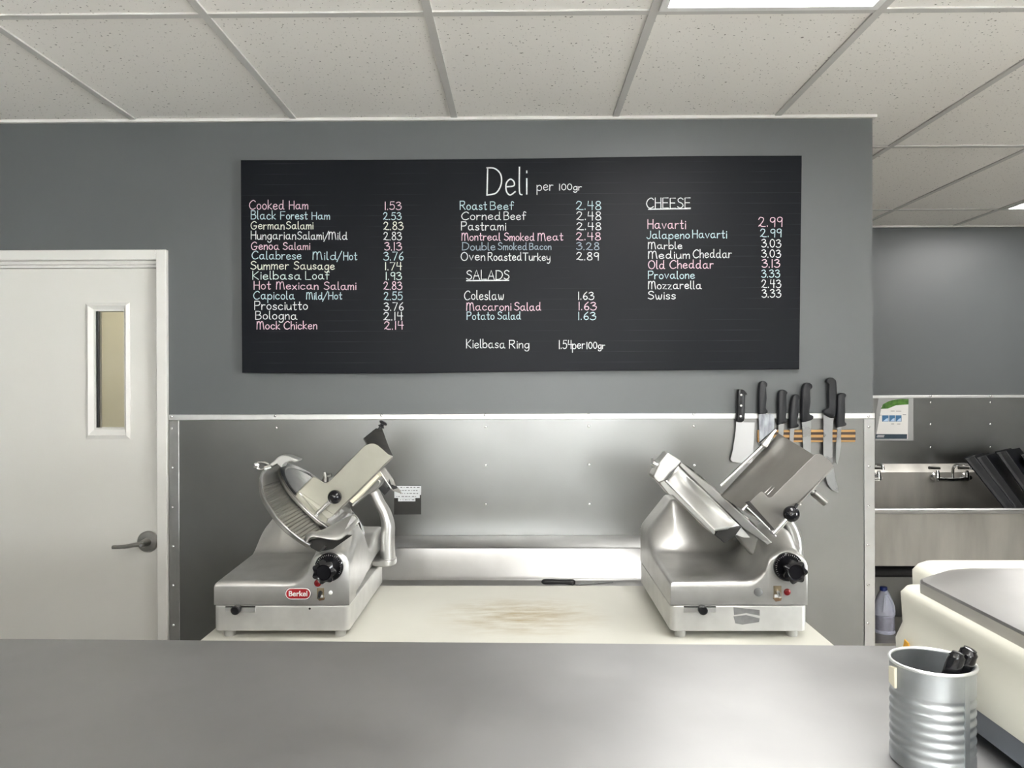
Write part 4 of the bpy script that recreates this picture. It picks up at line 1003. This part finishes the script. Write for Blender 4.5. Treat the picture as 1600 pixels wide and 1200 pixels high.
obj('scale_body', bm, M['scale'], sc_, smooth=True, angle=60)
bm = B(); loft(bm, [rrect(.668,1.06,1.20,1.335,.03,FZ+.06), rrect(.668,1.06,1.205,1.34,.03,FZ+.147), rrect(.674,1.05,1.245,1.335,.03,FZ+.157), rrect(.684,1.04,1.262,1.328,.025,FZ+.162), rrect(.69,1.03,1.27,1.32,.02,FZ+.163)])
obj('rear_housing', bm, M['scale'], sc_, smooth=True, angle=60)
PZ = FZ+.165
def plat(z, e=0):
    c = [(1.05-e,.75+e),(1.05-e,1.262-e),(.730+e*.4,1.262-e),(.690+e*.5,1.250-e),(.640+e*.8,1.213-e*.8),(.618+e,1.195-e*.6),(.610+e,1.178-e*.4),(.606+e,.75+e)]
    return [Vector((x,y,z)) for x, y in c]
bm = B(); loft(bm, [plat(PZ-.022,.006), plat(PZ-.019), plat(PZ-.003), plat(PZ,.003), plat(PZ-.0015,.012)]); obj('platter', bm, M['platter'], sc_, smooth=True, angle=40)
bm = B(); box(bm, .80,.90,.95,1.05,PZ-.03,PZ-.02); obj('platter_support', bm, M['dark'], sc_)
p = atY(1415,1003,1.20)
bm = B(); q = Vector((.5872, 1.175, FZ+.064)); slab(bm, [q+Vector((0,-.012,-.012)), q+Vector((0,.012,-.012)), q+Vector((0,.004,.012)), q+Vector((0,-.008,.010))], (-.0012,0,0)); obj('sticker', bm, M['orange'], sc_)

# ------------------------------------------------------------------ sink area on the far right
sk = thing('sink', (3.0, 4.6, 0), 'long stainless steel sink along the far wall', 'sink')
SX0, SX1 = 1.42, 4.45; SYF = 4.25; SZ = .885; SYB = FY
zt1 = atY(1450,725,SYB-.01).z; zt0 = atY(1450,737,SYB-.06).z
bm = B(); prof = [(SYB-.002,.70),(SYB-.002,zt1),(SYB-.012,zt1+.002),(SYB-.055,zt0),(SYB-.058,zt0-.004),(SYB-.058,.70)]
slab(bm, [(SX0,y,z) for y, z in prof], (SX1-SX0,0,0)); obj('backsplash', bm, M['sink_steel'], sk, bevel=.001)
zap = atY(1480,884,SYF+.02).z
bm = B(); box(bm, SX0, SX1, SYF+.015, SYF+.03, zap, SZ-.004)
box(bm, SX0, SX1, SYF+.03, SYB-.058, zap, zap+.015); box(bm, SX0, SX0+.015, SYF+.03, SYB-.058, zap, SZ); box(bm, SX1-.015, SX1, SYF+.03, SYB-.058, zap, SZ)
for x in (3.85,): box(bm, x, x+.05, SYF+.03, SYB-.058, zap, SZ-.01)
obj('basin', bm, M['sink_steel'], sk)
bm = B(); tube(bm, [(SX0,SYF+.012,SZ-.012),(SX1,SYF+.012,SZ-.012)], .0165, 18); obj('rolled_rim', bm, M['steel_trim'], sk, smooth=True)
for x in (1.6, 2.9, 4.2):
    for y in (4.4, 4.85):
        bm = B(); tube(bm, [(x,y,0),(x,y,zap)], .02, 12); obj('leg', bm, M['sink_steel'], sk, smooth=True)
bm = B(); tube(bm, [(SX0+.1,4.55,.47),(SX1-.1,4.55,.47)], .035, 14); obj('drain_pipe', bm, M['black'], sk, smooth=True)
bm = B(); box(bm, SX0, SX1, 4.40, 4.90, .075, .095); obj('under_shelf', bm, M['sink_steel'], sk)
# taps
def faucet(label, px0):
    y0 = SYB-.058
    g_ = lambda px, py, dy_: atY(px+px0, py, y0-dy_)
    t = thing('faucet', g_(1487,748,.0), label, 'faucet', 'wall faucets over the sink')
    bm = B()
    for px in (1458, 1506): lathe(bm, g_(px,744.5,0), [(.026,0),(.024,.012),(.014,.020),(.014,.065)], (0,-1,0), 20)
    obj('wall_flange', bm, M['chrome'], t, smooth=True)
    bm = B(); tube(bm, [g_(1462,748,.06), g_(1475,749,.06), g_(1488,749.5,.06), g_(1500,749,.06), g_(1511,748,.06)], [.018,.013,.014,.013,.018], 14); obj('tap_body', bm, M['chrome'], t, smooth=True)
    bm = B(); tube(bm, spline([g_(1488.5,748,.06), g_(1488.5,738,.06), g_(1490,730,.07), g_(1496,726.5,.10), g_(1508,726,.15), g_(1516,727.5,.20), g_(1518,734,.21)], 5), .0095, 12); obj('spout', bm, M['chrome'], t, smooth=True)
    for px, d in ((1465,-1),(1511,1)):
        bm = B(); tube(bm, [g_(px,750,.06), g_(px,740,.06), g_(px,735,.06)], [.017,.014,.009], 12); h = obj('tap_handle', bm, M['chrome'], t, smooth=True)
        bm = B(); tube(bm, [g_(px+3,731.5,.06), g_(px-13,731,.09)], [.008,.010], 10); obj('tap_lever', bm, M['alu_dark'], h, smooth=True)
    return t
faucet('chrome wall faucet with curved spout left of the black trays', 0)
faucet('chrome wall faucet half hidden behind the right edge of the steel panel', -138)
# black trays leaning in the sink
def pan_tray(label, px, py, Y, tilt, yaw, ln, wd, dp):
    """shallow tray standing on its end; local x = depth of the rim, y = width, z = length"""
    bm = B(); tps = .012
    def loop(x, e): return [Vector((x, -wd/2+e, e)), Vector((x, wd/2-e, e)), Vector((x, wd/2-e, ln-e)), Vector((x, -wd/2+e, ln-e))]
    L_ = [loop(0,0), loop(dp,tps), loop(dp-.003,tps+.003), loop(.0,.006)]
    # rim flange
    L_ = [loop(.004,-.008), loop(0,-.008), loop(0,0), loop(dp-.003,tps+.003)]
    vs = [[bm.verts.new(p) for p in l] for l in L_]
    for r0, r1 in zip(vs, vs[1:]):
        for k_ in range(4): bm.faces.new((r0[k_], r0[(k_+1)%4], r1[(k_+1)%4], r1[k_]))
    bm.faces.new(vs[-1])
    v2 = [[bm.verts.new(p) for p in l] for l in (loop(.004,-.008), loop(.004,.003), loop(dp,tps))]
    for r0, r1 in zip(v2, v2[1:]):
        for k_ in range(4): bm.faces.new((r0[k_], r0[(k_+1)%4], r1[(k_+1)%4], r1[k_]))
    bm.faces.new(v2[-1])
    rot = Matrix.Rotation(yaw,4,'Z') @ Matrix.Rotation(tilt,4,'Y')
    top_ = rot @ Vector((0, -wd/2, ln)); tgt = atY(px, py, Y)
    bm.transform(Matrix.Translation(tgt-top_) @ rot)
    o = obj('black_tray', bm, M['tray_black'], None, bevel=.003); return tag(o, label, 'tray', 'black trays leaning in the sink')
for lb_, px, py, Y, ti, ya_, ln in (
  ('black tray leaning in the sink next to the faucet', 1507, 717, 4.61, -36, -40, .69),
  ('black tray second from the faucet', 1525, 715.5, 4.595, -34, -43, .68),
  ('taller black tray third from the faucet', 1556, 707.5, 4.58, -33, -46, .70),
  ('black tray at the right edge of the photo, fourth from the faucet', 1594, 711, 4.575, -33, -44, .69)):
    pan_tray(lb_, px, py, Y, radians(ti), radians(ya_), ln, .32, .05)
# bleach jug and red bottle under the sink
jb = atY(1381.5, 988, 4.60); jz = .095
jg = thing('bleach_jug', (jb.x,4.60,jz), 'white plastic jug with a blue cap on the shelf under the sink', 'jug')
k = 4.60/FPX
bm = B(); lathe(bm, (jb.x,4.60,jz), [(.056,0),(.061,.004),(.061,.012),(.0565,.016),(.0565,.108),(.0605,.112),(.0605,.135),(.056,.165),(.044,.200),(.030,.232),(.022,.246),(.020,.252)], n=28); obj('jug_body', bm, M['jug'], jg, smooth=True)
bm = B(); lathe(bm, (jb.x,4.60,jz+.022), [(.0572,0),(.0572,.082)], n=28); obj('jug_label', bm, M['jug_label'], jg, smooth=True)
bm = B(); lathe(bm, (jb.x-.003,4.60,jz+.248), [(.021,0),(.021,.020),(.019,.023)], n=20); obj('jug_cap', bm, M['blue'], jg, smooth=True)
bm = B(); tube(bm, spline([(jb.x-.030,4.548,jz+.135),(jb.x-.026,4.545,jz+.18),(jb.x-.008,4.566,jz+.225),(jb.x+.010,4.566,jz+.225),(jb.x+.026,4.545,jz+.18),(jb.x+.030,4.548,jz+.135)],4), .007, 10); obj('jug_grip', bm, M['jug'], jg, smooth=True)
rb = thing('spray_bottle', (jb.x-.085,4.72,jz), 'red-topped bottle half hidden behind the jug under the sink', 'bottle')
bm = B(); lathe(bm, (jb.x-.085,4.72,jz), [(.04,0),(.042,.01),(.042,.17),(.018,.215),(.016,.235)], n=20); obj('bottle_body', bm, M['black'], rb, smooth=True)
bm = B(); lathe(bm, (jb.x-.085,4.72,jz+.235), [(.022,0),(.024,.05),(.018,.06)], n=20); obj('bottle_top', bm, M['redcap'], rb, smooth=True)
